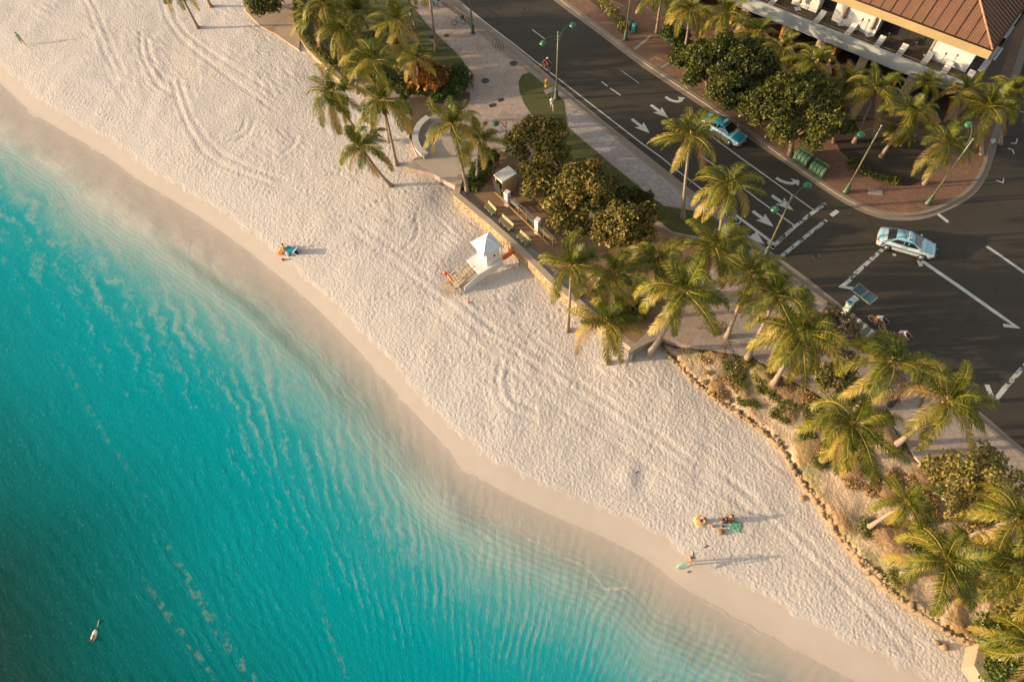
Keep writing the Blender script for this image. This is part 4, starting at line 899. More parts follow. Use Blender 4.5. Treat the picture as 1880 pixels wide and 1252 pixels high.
tree(1845, 1205, (1848, 1200), (1.9, 2.6, .8), .5, 'dense green shrub in the bottom right corner', LM_GREEN, 3600, .12, 16, 16, name='shrub', cat='shrub', z=-.1, tone=(.1, 1))
tree(485, 8, (486, 4), (2.2, 2.2, 1.2), .9, 'round leafy bush on the sandy path at the top of the beach', LM_SEAG, 2200, .15, 17, 14, name='bush', cat='bush', z=-.05, tone=(0, .7), clump=2)
tree(780, 150, (783, 138), (2.3, 2.5, 1.2), .6, 'bright orange leaved bush beside the round hedge', LM_ORG, 2600, .24, 18, 14, name='bush', cat='bush')
tree(745, 172, (750, 166), (1.6, 1.2, .7), .4, 'dark leafy bush under the palms left of the curved seat wall', LM_DARK, 1800, .18, 19, 9, name='bush', cat='bush', tone=(.2, 1))
tree(842, 148, (838, 140), (1.5, 2.5, .8), .5, 'rounded dark green hedge at the promenade edge', LM_GREEN, 3400, .11, 20, 14, name='hedge', cat='hedge', tone=(0, .4))
tree(812, 178, (812, 172), (1.9, 1.1, .6), .3, 'low dark hedge above the curved seat wall', LM_GREEN, 2000, .12, 21, 9, name='hedge', cat='hedge', tone=(0, .5))
def hedge(pts, w_, h, label, mt, n, seed, z=.15, size=.12, tone=(0, 1)):
    P = [Vector(G2(x, y, z)) for x, y in pts]; base = Vector((P[0].x, P[0].y, z)); root = empty('hedge', base, 0, label, 'hedge'); bl = []; rg = random.Random(seed)
    for i in range(len(P) - 1):
        L = (P[i + 1] - P[i]).length; k = max(1, int(L / (w_ * .55)))
        for j in range(k):
            q = P[i].lerp(P[i + 1], (j + .5) / k) - P[0]; s = w_ * rg.uniform(.5, .72); bl.append((q.x + rg.uniform(-.1, .1), q.y + rg.uniform(-.1, .1), h * rg.uniform(.45, .65), s, s, h * .5))
    foliage('foliage', bl, mt, root, n, size, seed, tone); mb = MB()
    for b_ in bl[::2]: mb.tube([(b_[0], b_[1], -.1), (b_[0] + .05, b_[1], h * .5)], [.04, .02], 5)
    mb.build('stems', M_TBARK, root); return root
hedge([(905, 288), (886, 312), (876, 335), (858, 352)], 1.5, .9, 'green hedge filling the sea wall corner around two palms', LM_GREEN, 4500, 30, tone=(.1, .9))
hedge([(1085, -20), (1108, 12), (1130, 38), (1143, 55)], 1.0, .8, 'yellow flowered hedge strip behind the far kerb', LM_YEL, 2600, 31)
hedge([(548, 0), (548, 40), (560, 72), (585, 100), (608, 120)], .8, .7, 'olive plants spilling over the curved lawn wall', LM_YEL, 2000, 32, tone=(0, .5))
hedge([(1300, 110), (1340, 150), (1400, 190)], 1.6, 1.0, 'dark understorey shrubs behind the two large dark trees', LM_DARK, 3200, 34)
hedge([(1430, 150), (1500, 190), (1545, 215)], 1.4, .9, 'dark shrub row between the palms and the hotel', LM_DARK, 3000, 35)
hedge([(1555, 300), (1600, 325), (1650, 338)], .8, .4, 'low dark planting along the rim of the oval bed', LM_DARK, 2200, 36, tone=(.1, .8))
hedge([(640, 120), (690, 150), (740, 160)], 1.4, .7, 'leafy undergrowth along the lower rim of the upper lawn', LM_GREEN, 3200, 37, tone=(0, .6))
hedge([(1180, 585), (1150, 572), (1120, 600)], 1.2, .7, 'dark leafy bed between the sea wall and the access path', LM_DARK, 2400, 33, tone=(.3, 1))
# ground cover at palm feet and in the garden: nobody could count it
bl = []; rg = random.Random(9); P0 = GG(1500, 800)
for px, py, r in [(1509, 848, 1.1), (1596, 970, 1.0), (1646, 822, 1.1), (1655, 1056, 1.2), (1420, 712, 1.2), (1372, 664, .8), (1572, 758, 1.0), (1560, 730, 1.3), (1720, 1000, 1.6), (1700, 985, 1.3), (1740, 1015, 1.2), (1460, 750, 1.0), (1400, 720, .8), (1590, 860, 1.2), (1610, 880, .9), (1360, 700, .8),
                  (1320, 610, 1.0), (1335, 640, 1.0), (1290, 600, .9), (1300, 640, .8), (1380, 740, .7), (1440, 770, .8), (1690, 1000, .9), (1360, 740, .6), (1420, 760, .7), (1350, 670, 1.2), (1400, 690, 1.0), (1440, 740, 1.1), (1500, 770, 1.3), (1540, 800, 1.0), (1480, 800, .9), (1650, 900, .9), (1690, 960, 1.0)]:
    for _ in range(9):
        p = GG(px, py); a = rg.uniform(0, 6.28); q = rg.uniform(0, r * .75); bl.append((p.x - P0.x + math.cos(a) * q, p.y - P0.y + math.sin(a) * q, p.z - P0.z + .02, r * .42, r * .42, .14))
bl2 = []
for _ in range(70):
    t_ = rg.random(); px = 1300 + 480 * t_ + rg.uniform(-30, 60); py = 735 + 400 * t_ + rg.uniform(-90, -30) - (60 if rg.random() < .5 else 0) - 30 * math.sin(t_ * 3.1); p = GG(px, py); s_ = rg.uniform(.3, .9); bl2.append((p.x - P0.x, p.y - P0.y, p.z - P0.z + .02, s_, s_ * .8, .05 + s_ * .08))
dg_ = foliage('dry_grass', bl2, LM_DRYG, None, 15000, .085, 43, (0, 1), .5, .5); dg_.location = P0; tag(dg_, 'brown dry tufts and dead leaves scattered over the sandy garden ground', 'dry grass', kind='stuff')
gc = foliage('ground_cover', bl, LM_COVER, None, 20000, .08, 41, (.2, 1), .5, .5); gc.location = P0; tag(gc, 'low green creeping plants around the palm feet in the dry garden', 'ground cover', kind='stuff')
# ================================================================== street furniture
M_LGREEN = plain('lamp_green_paint', (.06, .10, .05), .45, .2); M_SHADE = plain('lamp_shade_green', (.02, .12, .055), .4, .2, coat=.2); M_BULB = plain('opal_glass', (.30, .38, .15), .3)
M_POLE = plain('pole_paint', (.20, .19, .11), .5, .2)
def lamp(base, h, az, arms, label, group='green street lamps along the avenue', spread=2.0, r=.09):
    root = empty('street_lamp', base, az, label, 'street lamp', group)
    mb = MB(); mb.lathe((0, 0, 0), [(.3, 0), (.3, .12), (.22, .2), (.2, .9), (.13, 1.05), (.11, 1.2)], 14); mb.build('lamp_base', M_LGREEN, root)
    mb = MB(); mb.tube([(0, 0, 1.1), (0, 0, h * .6), (0, 0, h)], [r, r * .85, r * .6], 10); mb.ball((0, 0, h + .08), .1); mb.build('pole', M_POLE, root)
    for sx in arms:
        mb = MB(); pts = [Vector((sx * spread * t, 0, h - .55 + .75 * math.sin(t * 2.2))) for t in np.linspace(0, 1, 9)]; e = pts[-1]
        mb.tube(pts, .035, 6); mb.tube([(0, 0, h - .95), (sx * .3, 0, h - .8), (sx * .55, 0, h - .3)], .022, 6); a = mb.build('arm', M_LGREEN, root)
        mb = MB(); mb.lathe(e, [(.36, -.2), (.33, -.13), (.25, -.02), (.13, .05), (.06, .1), (.04, .17)], 20); s_ = mb.build('lamp_shade', M_SHADE, a)
        mb = MB(); mb.ball(e + Vector((0, 0, -.26)), (.24, .24, .16), 0, 12, 8); mb.build('globe', M_BULB, a)
    return root
def az_of(p, q, z): a, b_ = G(*p, z), G(*q, z); return math.atan2(b_.y - a.y, b_.x - a.x)
lamp(G(1021, 181, .14), 7.6, az_of((998, 77), (1049, 46), 7.5), (-1, 1), 'two armed green street lamp standing by the yellow hydrant')
lamp(G(868, 61, .14), 7.8, rad(30), (-1, 1), 'street lamp pole at the top edge beside the parked teal bicycles')
lamp(G(1405, 468, .14), 7.4, az_of((1421, 386), (1470, 350), 7.3), (-1, 1), 'two armed green street lamp at the corner of the stop line')
lamp(G(1552, 353, .14), 7.8, rad(200), (1,), 'green street lamp on the brick plaza with its shade over the planting bed')
lamp(G(1703, 374, .14), 7.6, rad(75), (1,), 'green street lamp at the rounded kerb, its top lost in a palm')
lamp(G(1148, 73, .14), 7.8, rad(30), (-1, 1), 'street lamp beside the waste bins at the top edge')
lamp(G(931, 277, .14), 3.4, rad(165), (1,), 'short green promenade lamp left of the bushy trees', group=None, spread=1.0, r=.06)
# hydrant
p = G(1003, 159, .15); root = empty('fire_hydrant', p, 0, 'yellow fire hydrant on the grass near the kerb', 'fire hydrant'); MY = plain('hydrant_yellow', (.62, .42, .02), .4)
mb = MB(); mb.lathe((0, 0, 0), [(.24, 0), (.24, .06), (.16, .08), (.16, .62), (.2, .64), (.2, .7)], 14); mb.build('barrel', MY, root)
mb = MB(); mb.lathe((0, 0, .7), [(.19, 0), (.17, .12), (.08, .2), (.05, .28)], 14); mb.build('bonnet', MY, root)
for a in (0, 2.1, 4.2):
    mb = MB(); d_ = Vector((math.cos(a), math.sin(a), 0)); mb.tube([d_ * .14 + Vector((0, 0, .46)), d_ * .29 + Vector((0, 0, .46))], .075, 10); mb.build('nozzle', MY, root)
# news boxes: two racks of four arched boxes
MNG = plain('news_box_green', (.09, .17, .08), .5); MNP = plain('news_box_front', (.19, .30, .18), .35); MDG = plain('dark_green', (.03, .06, .025), .5)
aa = az_of((1455, 287), (1514, 323), .8)
for i, (px, py, lb) in enumerate(((1468, 299, 'rack of green arched news boxes nearer the large dark tree'), (1497, 320, 'rack of green arched news boxes nearer the crossing'))):
    root = empty('news_rack', G(px, py, .12), aa, lb, 'news rack', 'green news racks at the kerb')
    mb = MB(); mb.box((0, .12, .12), (1.6, .75, .16), bev=.02); mb.box((0, .5, .75), (1.6, .05, 1.1)); mb.build('frame', MDG, root)
    for k in range(4):
        x = -.585 + k * .39; mb = MB(); mb.box((x, .1, .6), (.36, .6, .82), bev=.03)
        bx_ = mb.build('box', MNG, root); mb = MB(); n = 10
        vs = [(x + .165 * math.cos(a), -.19 + .42 * math.sin(a), 1.015) for a in np.linspace(0, math.pi, n)]; vs += [(v_[0], v_[1], 1.035) for v_ in vs]
        mb.add(vs, [list(range(n))[::-1], list(range(n, 2 * n))] + [[j, j + 1, n + j + 1, n + j] for j in range(n - 1)] + [[n - 1, 0, n, 2 * n - 1]])
        mb.build('arched_lid', MNP, bx_); mb = MB(); mb.box((x, -.215, .66), (.27, .02, .42)); mb.build('window', MNP, bx_)
# bins
for px, py, mt, lb in ((1164, 60, plain('bin_teal', (.03, .2, .19), .5), 'teal waste bin on the brick plaza at the top'), (1157, 55, MDG, 'dark green waste bin left of the teal one'), (1634, 743, plain('bin_dark', (.02, .028, .022), .6), 'dark round bin on the promenade under a drooping frond')):
    root = empty('waste_bin', G(px, py, .13), 0, lb, 'waste bin'); mb = MB(); mb.lathe((0, 0, 0), [(.27, 0), (.3, .1), (.34, .85), (.34, .9)], 16); mb.build('bin_body', mt, root)
    mb = MB(); mb.lathe((0, 0, .9), [(.36, 0), (.36, .06), (.25, .16), (.12, .18)], 16); mb.build('lid', mt, root)
# benches
MBS = plain('bench_slat', (.50, .45, .25), .6, var=.2); MBD = plain('bench_seat_wood', (.17, .145, .07), .7, var=.25); MCL = plain('bench_leg_concrete', (.22, .19, .15), .8)
def bench(a, c, label, seat_off=-.35, z=.15, H=.85):
    A, B = G(*a, z + H), G(*c, z + H); mid = (A + B) / 2; ang = math.atan2(B.y - A.y, B.x - A.x); root = empty('park_bench', (mid.x, mid.y, z), ang, label, 'bench', 'slatted benches facing the sea'); L = (B - A).length
    mb = MB()
    for k in range(3): mb.box((0, 0.02 - k * .03, .82 - k * .11), (L, .04, .08), bev=.01)
    mb.build('backrest', MBS, root); mb = MB()
    for k in range(4): mb.box((0, -.1 - k * .125, .45), (L, .1, .045), bev=.01)
    mb.build('seat', MBD, root)
    for sx in (-1, 0, 1):
        mb = MB(); mb.box((sx * L * .4, -.27, .21), (.09, .42, .43)); mb.box((sx * L * .4, .02, .42), (.06, .05, .8)); mb.build('leg', MCL, root)
for a, c, lb in (((896, 368), (911, 384), 'bench at the left end of the row, half beside the green hedge'), ((922, 393), (943, 412), 'bench in the middle, above the lifeguard tower'), ((955, 422), (975, 440), 'bench below the second white pillar'), ((1058, 512), (1077, 533), 'bench at the right behind the curved slim palm')): bench(a, c, lb)
# white service pillars and board racks
MWH = plain('white_plaster', (.68, .64, .58), .7, var=.08)
for px, py, lb in ((932, 377, 'white square pillar beside the first bench'), (987, 427, 'white square pillar above the third bench')):
    root = empty('shower_pillar', G(px, py, .14), rad(-38), lb, 'pillar', 'white pillars of the board racks'); mb = MB(); mb.box((0, 0, .85), (.42, .5, 1.7), bev=.03); mb.build('shaft', MWH, root)
    mb = MB(); mb.box((0, 0, 1.74), (.48, .56, .08), bev=.02); mb.build('cap', MWH, root)
MWD = plain('rack_wood', (.42, .24, .09), .6, var=.25); MGR = plain('grey_metal', (.2, .2, .17), .5, .4)
A, B = G(917, 345, 1.2), G(1018, 442, 1.2); ang = math.atan2(B.y - A.y, B.x - A.x); L = (Vector((B.x, B.y)) - Vector((A.x, A.y))).length
root = empty('board_rack', (A.x, A.y, .14), ang, 'long wooden surfboard rack with grey rails between the white pillars', 'board rack')
mb = MB(); mb.box((L / 2, .15, 1.15), (L, .06, .06)); mb.box((L / 2, -.1, 1.15), (L, .05, .05)); mb.build('top_rail', MGR, root)
mb = MB(); mb.box((L / 2, -.55, .85), (L, .09, .07)); mb.box((L / 2, .18, .5), (L, .06, .08)); mb.build('wooden_rail', MWD, root)
for k in range(7):
    mb = MB(); x = .3 + k * (L - .6) / 6; mb.box((x, .05, .58), (.08, .08, 1.16)); mb.box((x, -.3, .8), (.05, .6, .05)); mb.build('post', MWD, root)
for k in range(3):
    mb = MB(); x = L * (.2 + .3 * k) + .4
    prof = [(-1.0, .02), (-.85, .09), (-.3, .14), (.3, .15), (.75, .1), (1.0, .03)]
    vs = [(x + a, w_, .92 + .02 * (a * a)) for a, w_ in prof] + [(x + a, -w_, .92 + .02 * (a * a)) for a, w_ in prof]; vs2 = [(q[0], q[1], q[2] + .06) for q in vs]; n = 6
    mb.add(vs + vs2, [[i, i + 1, n + i + 1, n + i] for i in range(5)] + [[2 * n + n + i, 2 * n + n + i + 1, 2 * n + i + 1, 2 * n + i] for i in range(5)] + [[i, 2 * n + i, 2 * n + i + 1, i + 1] for i in range(5)] + [[n + i + 1, 2 * n + n + i + 1, 2 * n + n + i, n + i] for i in range(5)])
    c_, s_ = math.cos(ang), math.sin(ang); mb.v = [(A.x + c_ * v_[0] - s_ * (v_[1] + .02), A.y + s_ * v_[0] + c_ * (v_[1] + .02), v_[2] + .14 - .12) for v_ in mb.v]
    o = mb.build('surfboard', plain(['board_white', 'board_grey', 'board_tan'][k], [(.34, .33, .3), (.14, .16, .15), (.34, .25, .15)][k], .3), None, (A.x + c_ * x, A.y + s_ * x, .9)); tag(o, ['white surfboard in the rack nearest the kiosk', 'grey surfboard in the middle of the rack', 'tan surfboard in the rack nearest the palm'][k], 'surfboard')
# kiosk hut with a pale flat roof
zr = 2.3; q = [G(*c, zr) for c in ((907, 322), (932, 303), (948, 317), (923, 336))]; cx = sum((a for a in q), Vector()) / 4; ang = math.atan2(q[2].y - q[1].y, q[2].x - q[1].x)
Lx, Ly = (q[2] - q[1]).length, (q[1] - q[0]).length; root = empty('kiosk', (cx.x, cx.y, .13), ang, 'small square beach kiosk with flat white roof and wooden sides', 'kiosk')
mb = MB(); mb.box((0, 0, 1.02), (Lx * .88, Ly * .88, 2.0), bev=.02); mb.build('wall', plain('kiosk_wood', (.42, .28, .14), .7, var=.2), root)
mb = MB(); mb.box((0, 0, zr - .2), (Lx, Ly, .18), bev=.03); mb.build('roof', plain('kiosk_roof', (.58, .55, .5), .6, var=.1), root)
mb = MB(); mb.box((0, -Ly * .455, 1.25), (Lx * .6, .05, .9)); mb.build('hatch', plain('kiosk_hatch', (.12, .09, .06), .6), root)
for sx in (-1, 1): mb = MB(); mb.box((sx * Lx * .2, -Ly * .56, 1.0), (.5, .06, 1.7), rot=Matrix.Rotation(.12, 3, 'X')); mb.build('leaning_board', plain('dark_board', (.04, .04, .035), .5), root)
mb = MB(); mb.box((Lx * .1, Ly * .62, 1.5), (.75, .55, .06)); mb.build('awning', plain('awning_teal', (.25, .38, .36), .6), root)
# picnic pavilion roof under the palms, white parasol stand
p = G(1150, 535, 1.9); root = empty('pavilion', (p.x, p.y, .13), rad(0), 'small grey flat roofed hut hidden under the palm fronds', 'hut')
mb = MB(); mb.box((0, 0, 1.95), (1.5, 1.3, .12), bev=.02); mb.build('roof', plain('grey_roof', (.2, .17, .14), .8), root)
mb = MB(); mb.box((0, 0, .95), (1.3, 1.1, 1.9)); mb.build('wall', plain('hut_wall', (.06, .07, .06), .7), root)
mb = MB(); mb.box((.3, -.57, 1.2), (.5, .04, .3)); mb.build('red_panel', plain('red_panel', (.5, .06, .02), .5), root)
p = G(1103, 530, .14); root = empty('shower_pillar', p, rad(-38), 'white square pillar glimpsed between palms right of the benches', 'pillar', 'white pillars of the board racks'); mb = MB(); mb.box((0, 0, .85), (.42, .5, 1.7), bev=.03); mb.build('shaft', MWH, root); mb = MB(); mb.box((0, 0, 1.74), (.48, .56, .08), bev=.02); mb.build('cap', MWH, root)

# ---- text helper
def text(name, s, size, mt, parent, loc, rot, depth=.004, sx=1.0):
    cu = bpy.data.curves.new(name, 'FONT'); cu.body = s; cu.size = size; cu.extrude = depth; cu.align_x = 'CENTER'; cu.align_y = 'CENTER'
    t = bpy.data.objects.new('tmp', cu); COL.objects.link(t); dg = bpy.context.evaluated_depsgraph_get(); me = bpy.data.meshes.new_from_object(t.evaluated_get(dg)); bpy.data.objects.remove(t)
    me.materials.clear(); me.materials.append(mt); o = link(name, me, parent, loc); o.location = loc; o.rotation_euler = rot; o.scale = (sx, 1, 1); return o
# bicycle dock station
MSG = plain('dock_plate', (.16, .18, .17), .6, .3); MDK_ = plain('dock_post', (.42, .42, .36), .5); MTL = plain('teal_paint', (.03, .30, .28), .4)
A, B = G(1548, 583, .14), G(1648, 665, .14); ang = math.atan2(B.y - A.y, B.x - A.x); L = (B - A).length
root = empty('bike_dock', A, ang, 'row of bicycle docking posts on a grey plate beside the kerb', 'bike dock')
mb = MB(); mb.box((L / 2, -.5, .025), (L, 1.0, .05), bev=.01)
mb.build('base_plate', MSG, root); nd = 8
for k in range(nd):
    x = .5 + k * (L - .9) / (nd - 1); mb = MB(); mb.box((x, .1, .4), (.16, .22, .8), bev=.04); mb.box((x, .12, .86), (.3, .24, .12), bev=.03); d0 = mb.build('dock_post', MDK_, root)
    mb = MB(); mb.tube([(x, .02, .62), (x, -.85, .1)], .075, 8); mb.build('guide_rail', MBS, d0)
p = G(1549, 575, .14); root = empty('pay_station', p, ang, 'pale bicycle rental pay station with teal panel', 'pay station')
mb = MB(); mb.box((0, 0, .8), (.5, .3, 1.6), bev=.05); mb.build('cabinet', plain('station_white', (.5, .55, .5), .5), root)
mb = MB(); mb.box((0, 0, 1.82), (.5, 1.15, .1), bev=.03); hd = mb.build('top_panel', plain('station_top', (.48, .58, .52), .5), root)
mb = MB(); mb.box((0, -.3, 1.88), (.34, .32, .02)); mb.build('screen', plain('screen_teal', (.03, .22, .27), .2), hd)
text('letter', 'S', .42, plain('letter_teal', (.02, .3, .3), .4), hd, (0, .22, 1.875), (0, 0, rad(90)))
p = G(1560, 578, .14); root = empty('solar_mast', p, ang, 'mast carrying two dark solar panels with pale frames over the road edge', 'solar panel')
mb = MB(); mb.tube([(0, 0, 0), (0, 0, 2.9)], .06, 8); mb.build('mast', MDG, root)
for sx in (-1, 1):
    R_ = Matrix.Rotation(.2, 3, 'X'); mb = MB(); mb.box((sx * .47, 0, 3.0), (.86, .9, .05), rot=R_); pn = mb.build('panel_frame', plain('panel_frame', (.42, .34, .27), .5), root)
    mb = MB(); mb.box((sx * .47, 0, 3.034), (.77, .81, .012), rot=R_); m_ = _MC.get('pv')
    if not m_:
        m_, nt, b = mat('solar_cells'); v = pos(nt, obj=True); br = N(nt, 'ShaderNodeTexBrick'); br.offset = 0; nt.links.new(v, br.inputs['Vector']); br.inputs['Scale'].default_value = 1; br.inputs['Brick Width'].default_value = .15; br.inputs['Row Height'].default_value = .15; br.inputs['Mortar Size'].default_value = .012
        br.inputs['Color1'].default_value = (.015, .06, .075, 1); br.inputs['Color2'].default_value = (.02, .075, .09, 1); br.inputs['Mortar'].default_value = (.08, .13, .14, 1); nt.links.new(br.outputs[0], b.inputs['Base Color']); b.inputs['Roughness'].default_value = .25; _MC['pv'] = m_
    mb.build('solar_cells', m_, pn)
# blue and white sign on a post
p = GG(1538, 717); root = empty('sign_post', p, ang, 'white and blue notice sign on a slanting post in the dry garden', 'sign')
tp = G(1549, 702, p.z + 1.25) - p; tp.rotate(Matrix.Rotation(-ang, 3, 'Z')); tq_ = G(1556, 694, p.z + 1.7) - p; tq_.rotate(Matrix.Rotation(-ang, 3, 'Z'))
mb = MB(); mb.tube([(0, 0, -.1), tp * .98, tq_], .045, 8); mb.build('post', MBS, root)
pa = G(1548, 699, p.z + 1.5) - p; pa.rotate(Matrix.Rotation(-ang, 3, 'Z')); pb = G(1563, 690, p.z + 1.7) - p; pb.rotate(Matrix.Rotation(-ang, 3, 'Z')); ctr = (pa + pb) / 2 + Vector((0, 0, .12)); az = math.atan2((pb - pa).y, (pb - pa).x)
R_ = Matrix.Rotation(az, 3, 'Z') @ Matrix.Rotation(rad(35), 3, 'X'); mb = MB(); mb.box(ctr, (.95, .62, .04), rot=R_, bev=.012); sg = mb.build('board', plain('sign_white', (.55, .60, .62), .5, var=.05), root)
nrm = R_ @ Vector((0, 0, 1)); text('lettering', 'I7K', .46, plain('sign_blue', (.02, .12, .25), .5), sg, ctr + nrm * .024, R_.to_euler(), sx=.95)

# ---- bicycles
MTY = plain('tyre', (.02, .02, .02), .8); MSAD = plain('saddle_black', (.02, .018, .016), .6); MRIM = plain('rim_pale', (.50, .45, .32), .4, .3)
def torus(mb, c, R, r, ax='Y', n=22, k=6, m=0):
    pts = [Vector((c[0] + R * math.cos(a), c[1], c[2] + R * math.sin(a))) for a in np.linspace(0, 2 * math.pi, n + 1)]; mb.tube(pts, r, k, m, cap=False)
def bicycle(loc, rz, mt, label, group=None, lean=0.0, cat='bicycle', rimc=None):
    root = empty('bicycle', loc, rz, label, cat, group); root.rotation_euler = (lean, 0, rz)
    for x in (-.52, .52):
        mb = MB(); torus(mb, (x, 0, .34), .31, .028); w_ = mb.build('wheel', rimc or MTY, root); mb = MB(); torus(mb, (x, 0, .34), .275, .012)
        for a in np.linspace(0, math.pi, 7)[:-1]: mb.tube([(x + .27 * math.cos(a), 0, .34 + .27 * math.sin(a)), (x - .27 * math.cos(a), 0, .34 - .27 * math.sin(a))], .004, 4)
        mb.build('rim', MRIM, w_)
    mb = MB(); bb, st_, hd_ = Vector((-.05, 0, .3)), Vector((-.2, 0, .78)), Vector((.36, 0, .78))
    for a, b_ in ((bb, st_), (bb, hd_ - Vector((0, 0, .1))), (st_, hd_), (bb, (-.52, 0, .34)), (st_, (-.52, 0, .34)), (hd_, (.52, 0, .34)), (st_, (-.24, 0, .92)), (hd_, (.33, 0, .98))): mb.tube([a, b_], .022, 7)
    mb.build('frame', mt, root); mb = MB(); mb.tube([(.2, -.29, 1.0), (.34, -.18, 1.0), (.34, .18, 1.0), (.2, .29, 1.0)], .016, 6); mb.build('handlebar', MSAD, root)
    mb = MB(); mb.ball((-.25, 0, .95), (.14, .075, .035)); mb.build('saddle', MSAD, root)
    mb = MB(); mb.tube([(-.05, -.14, .3), (-.05, .14, .3)], .02, 6); mb.box((.06, .16, .24), (.1, .08, .02)); mb.box((-.16, -.16, .36), (.1, .08, .02)); mb.build('pedals', MSAD, root)
    mb = MB(); mb.box((.5, 0, .86), (.26, .3, .02)); mb.box((.62, 0, .96), (.02, .3, .2)); mb.box((.5, .15, .94), (.26, .02, .16)); mb.box((.5, -.15, .94), (.26, .02, .16)); mb.build('basket', MDG, root)
    return root
fa = az_of((805, 5), (870, 55), .5)
bicycle(G(787, 9, .13), fa + 1.2, MTL, 'teal bicycle standing at the top edge of the promenade'); bicycle(G(800, 13, .13), fa + .6, MTL, 'teal bicycle next to the first lamp side rack at the top')
bicycle(G(843, 46, .13), fa + 1.0, MTL, 'teal bicycle leaning near the street lamp base')
# bike rack hoops between kerb and promenade
root = empty('bike_rack', G(812, 8, .13), fa, 'dark iron bicycle rack railing along the promenade kerb', 'bike rack'); L = (G(868, 50, .13) - G(812, 8, .13)).length; MRK = plain('rack_brown', (.07, .045, .03), .6, .3)
mb = MB(); mb.tube([(0, 0, .8), (L, 0, .8)], .03, 6); mb.tube([(0, 0, .12), (L, 0, .12)], .03, 6); mb.build('rail', MRK, root)
for k in range(16): mb = MB(); x = k * L / 15; mb.tube([(x, 0, 0), (x, 0, .8)], .028, 6); mb.build('upright', MRK, root)
root = empty('bike_rack', G(908, 84, .13), fa, 'short iron bicycle rack with hoops beside the promenade', 'bike rack')
for k in range(4): mb = MB(); mb.tube([(k * .45, -.25, 0), (k * .45, -.25, .7), (k * .45, .25, .7), (k * .45, .25, 0)], .028, 6); mb.build('hoop', MRK, root)
bicycle(G(1694, 700, .13), ang + 1.4, MGR, 'grey bicycle parked by the promenade kerb under the palm frond'); bicycle(G(1702, 708, .13), ang + 1.4, MGR, 'second grey bicycle beside the one under the palm frond')

# ================================================================== lifeguard tower
MLW_ = plain('tower_white', (.72, .69, .64), .55, var=.06, scale=1.5); MLR = plain('tower_roof_white', (.66, .70, .70), .5, var=.05, scale=1.2); MORG = plain('rescue_orange', (.75, .14, .02), .45); MDW = plain('deck_wood', (.52, .41, .29), .8, var=.25)
zb = -1.0; rc = (G(867, 436, zb + 3.15) + G(919, 451, zb + 3.15)) / 2; TA = rad(33)
root = empty('lifeguard_tower', (rc.x, rc.y, zb - .12), TA, 'white wooden lifeguard tower with pyramid roof, ramp stairs and side panel', 'lifeguard tower'); root.scale = (.94, .94, .94)
mb = MB(); hs_ = 1.08; ap = (0, 0, 3.85); cs = [(-hs_, -hs_, 3.12), (hs_, -hs_, 3.12), (hs_, hs_, 3.12), (-hs_, hs_, 3.12)]; lo = [(a, b_, 3.04) for a, b_, _ in cs]
mb.add(cs + lo + [ap], [[0, 1, 8], [1, 2, 8], [2, 3, 8], [3, 0, 8], [4, 5, 1, 0], [5, 6, 2, 1], [6, 7, 3, 2], [7, 4, 0, 3], [7, 6, 5, 4]]); rf = mb.build('roof', MLR, root)
mb = MB(); mb.tube([(-hs_, -hs_, 3.15), (0, 0, 3.88)], .03, 5); mb.tube([(hs_, -hs_, 3.15), (0, 0, 3.88)], .03, 5); mb.tube([(hs_, hs_, 3.15), (0, 0, 3.88)], .03, 5); mb.tube([(-hs_, hs_, 3.15), (0, 0, 3.88)], .03, 5); mb.build('hip_trim', MLW_, rf)
mb = MB(); mb.box((.1, 0, 2.05), (1.5, 1.6, 2.0)); cb_ = mb.build('cabin', MLW_, root)
MGL = plain('dark_glass', (.03, .035, .04), .12)
mb = MB(); mb.box((.25, -.803, 2.0), (.2, .02, .28)); mb.build('notice', MGL, cb_); mb = MB(); mb.box((-.653, .05, 2.3), (.02, 1.1, .7)); mb.build('window', MGL, cb_)
mb = MB(); mb.box((-.42, 0, .98), (2.75, 2.15, .12), bev=.02); mb.build('deck', MLW_, root)
for x in (-1.6, .85):
    for y in (-.9, .9): mb = MB(); mb.box((x, y, .45), (.12, .12, 1.1)); mb.build('leg', MLW_, root)
for y in (-1.06, 1.06): mb = MB(); mb.box((.9, y, 1.55), (.07, .07, 3.0)); mb.build('corner_post', MLW_, root)
# ramp stairs towards the sea
mb = MB(); x0_, x1_ = -1.8, -4.3
for k in range(10): t = k / 9; mb.box((x0_ + (x1_ - x0_) * t, 0.05, .92 - .86 * t), (.2, 1.25, .05))
mb.add([(x0_, -.62, .86), (x0_, .72, .86), (x1_, .72, .0), (x1_, -.62, .0), (x0_, -.62, .80), (x0_, .72, .80), (x1_, .72, -.06), (x1_, -.62, -.06)], [[0, 3, 2, 1], [4, 5, 6, 7], [0, 1, 5, 4], [1, 2, 6, 5], [2, 3, 7, 6], [3, 0, 4, 7]])
mb.build('stairs', MDW, root)
for y in (-.5, .6): mb = MB(); mb.tube([(x0_, y, .95), (x1_, y, .05)], .05, 6); mb.tube([(x0_, y, 1.75), (x1_, y, .8)], .035, 6); mb.tube([(x1_, y, 0), (x1_, y, .8)], .035, 6); mb.build('handrail', MDW, root)
mb = MB(); mb.add([(1.0, -1.12, 1.15), (1.0, -1.12, .3), (-3.6, -1.12, -.02), (-3.6, -1.12, .5), (-1.8, -1.12, 1.12), (1.0, -1.18, 1.15), (1.0, -1.18, .3), (-3.6, -1.18, -.02), (-3.6, -1.18, .5), (-1.8, -1.18, 1.12)],
    [[0, 1, 2, 3, 4], [9, 8, 7, 6, 5], [0, 4, 9, 5], [4, 3, 8, 9], [3, 2, 7, 8], [2, 1, 6, 7], [1, 0, 5, 6]]); mb.build('side_panel', MLW_, root)
mb = MB()
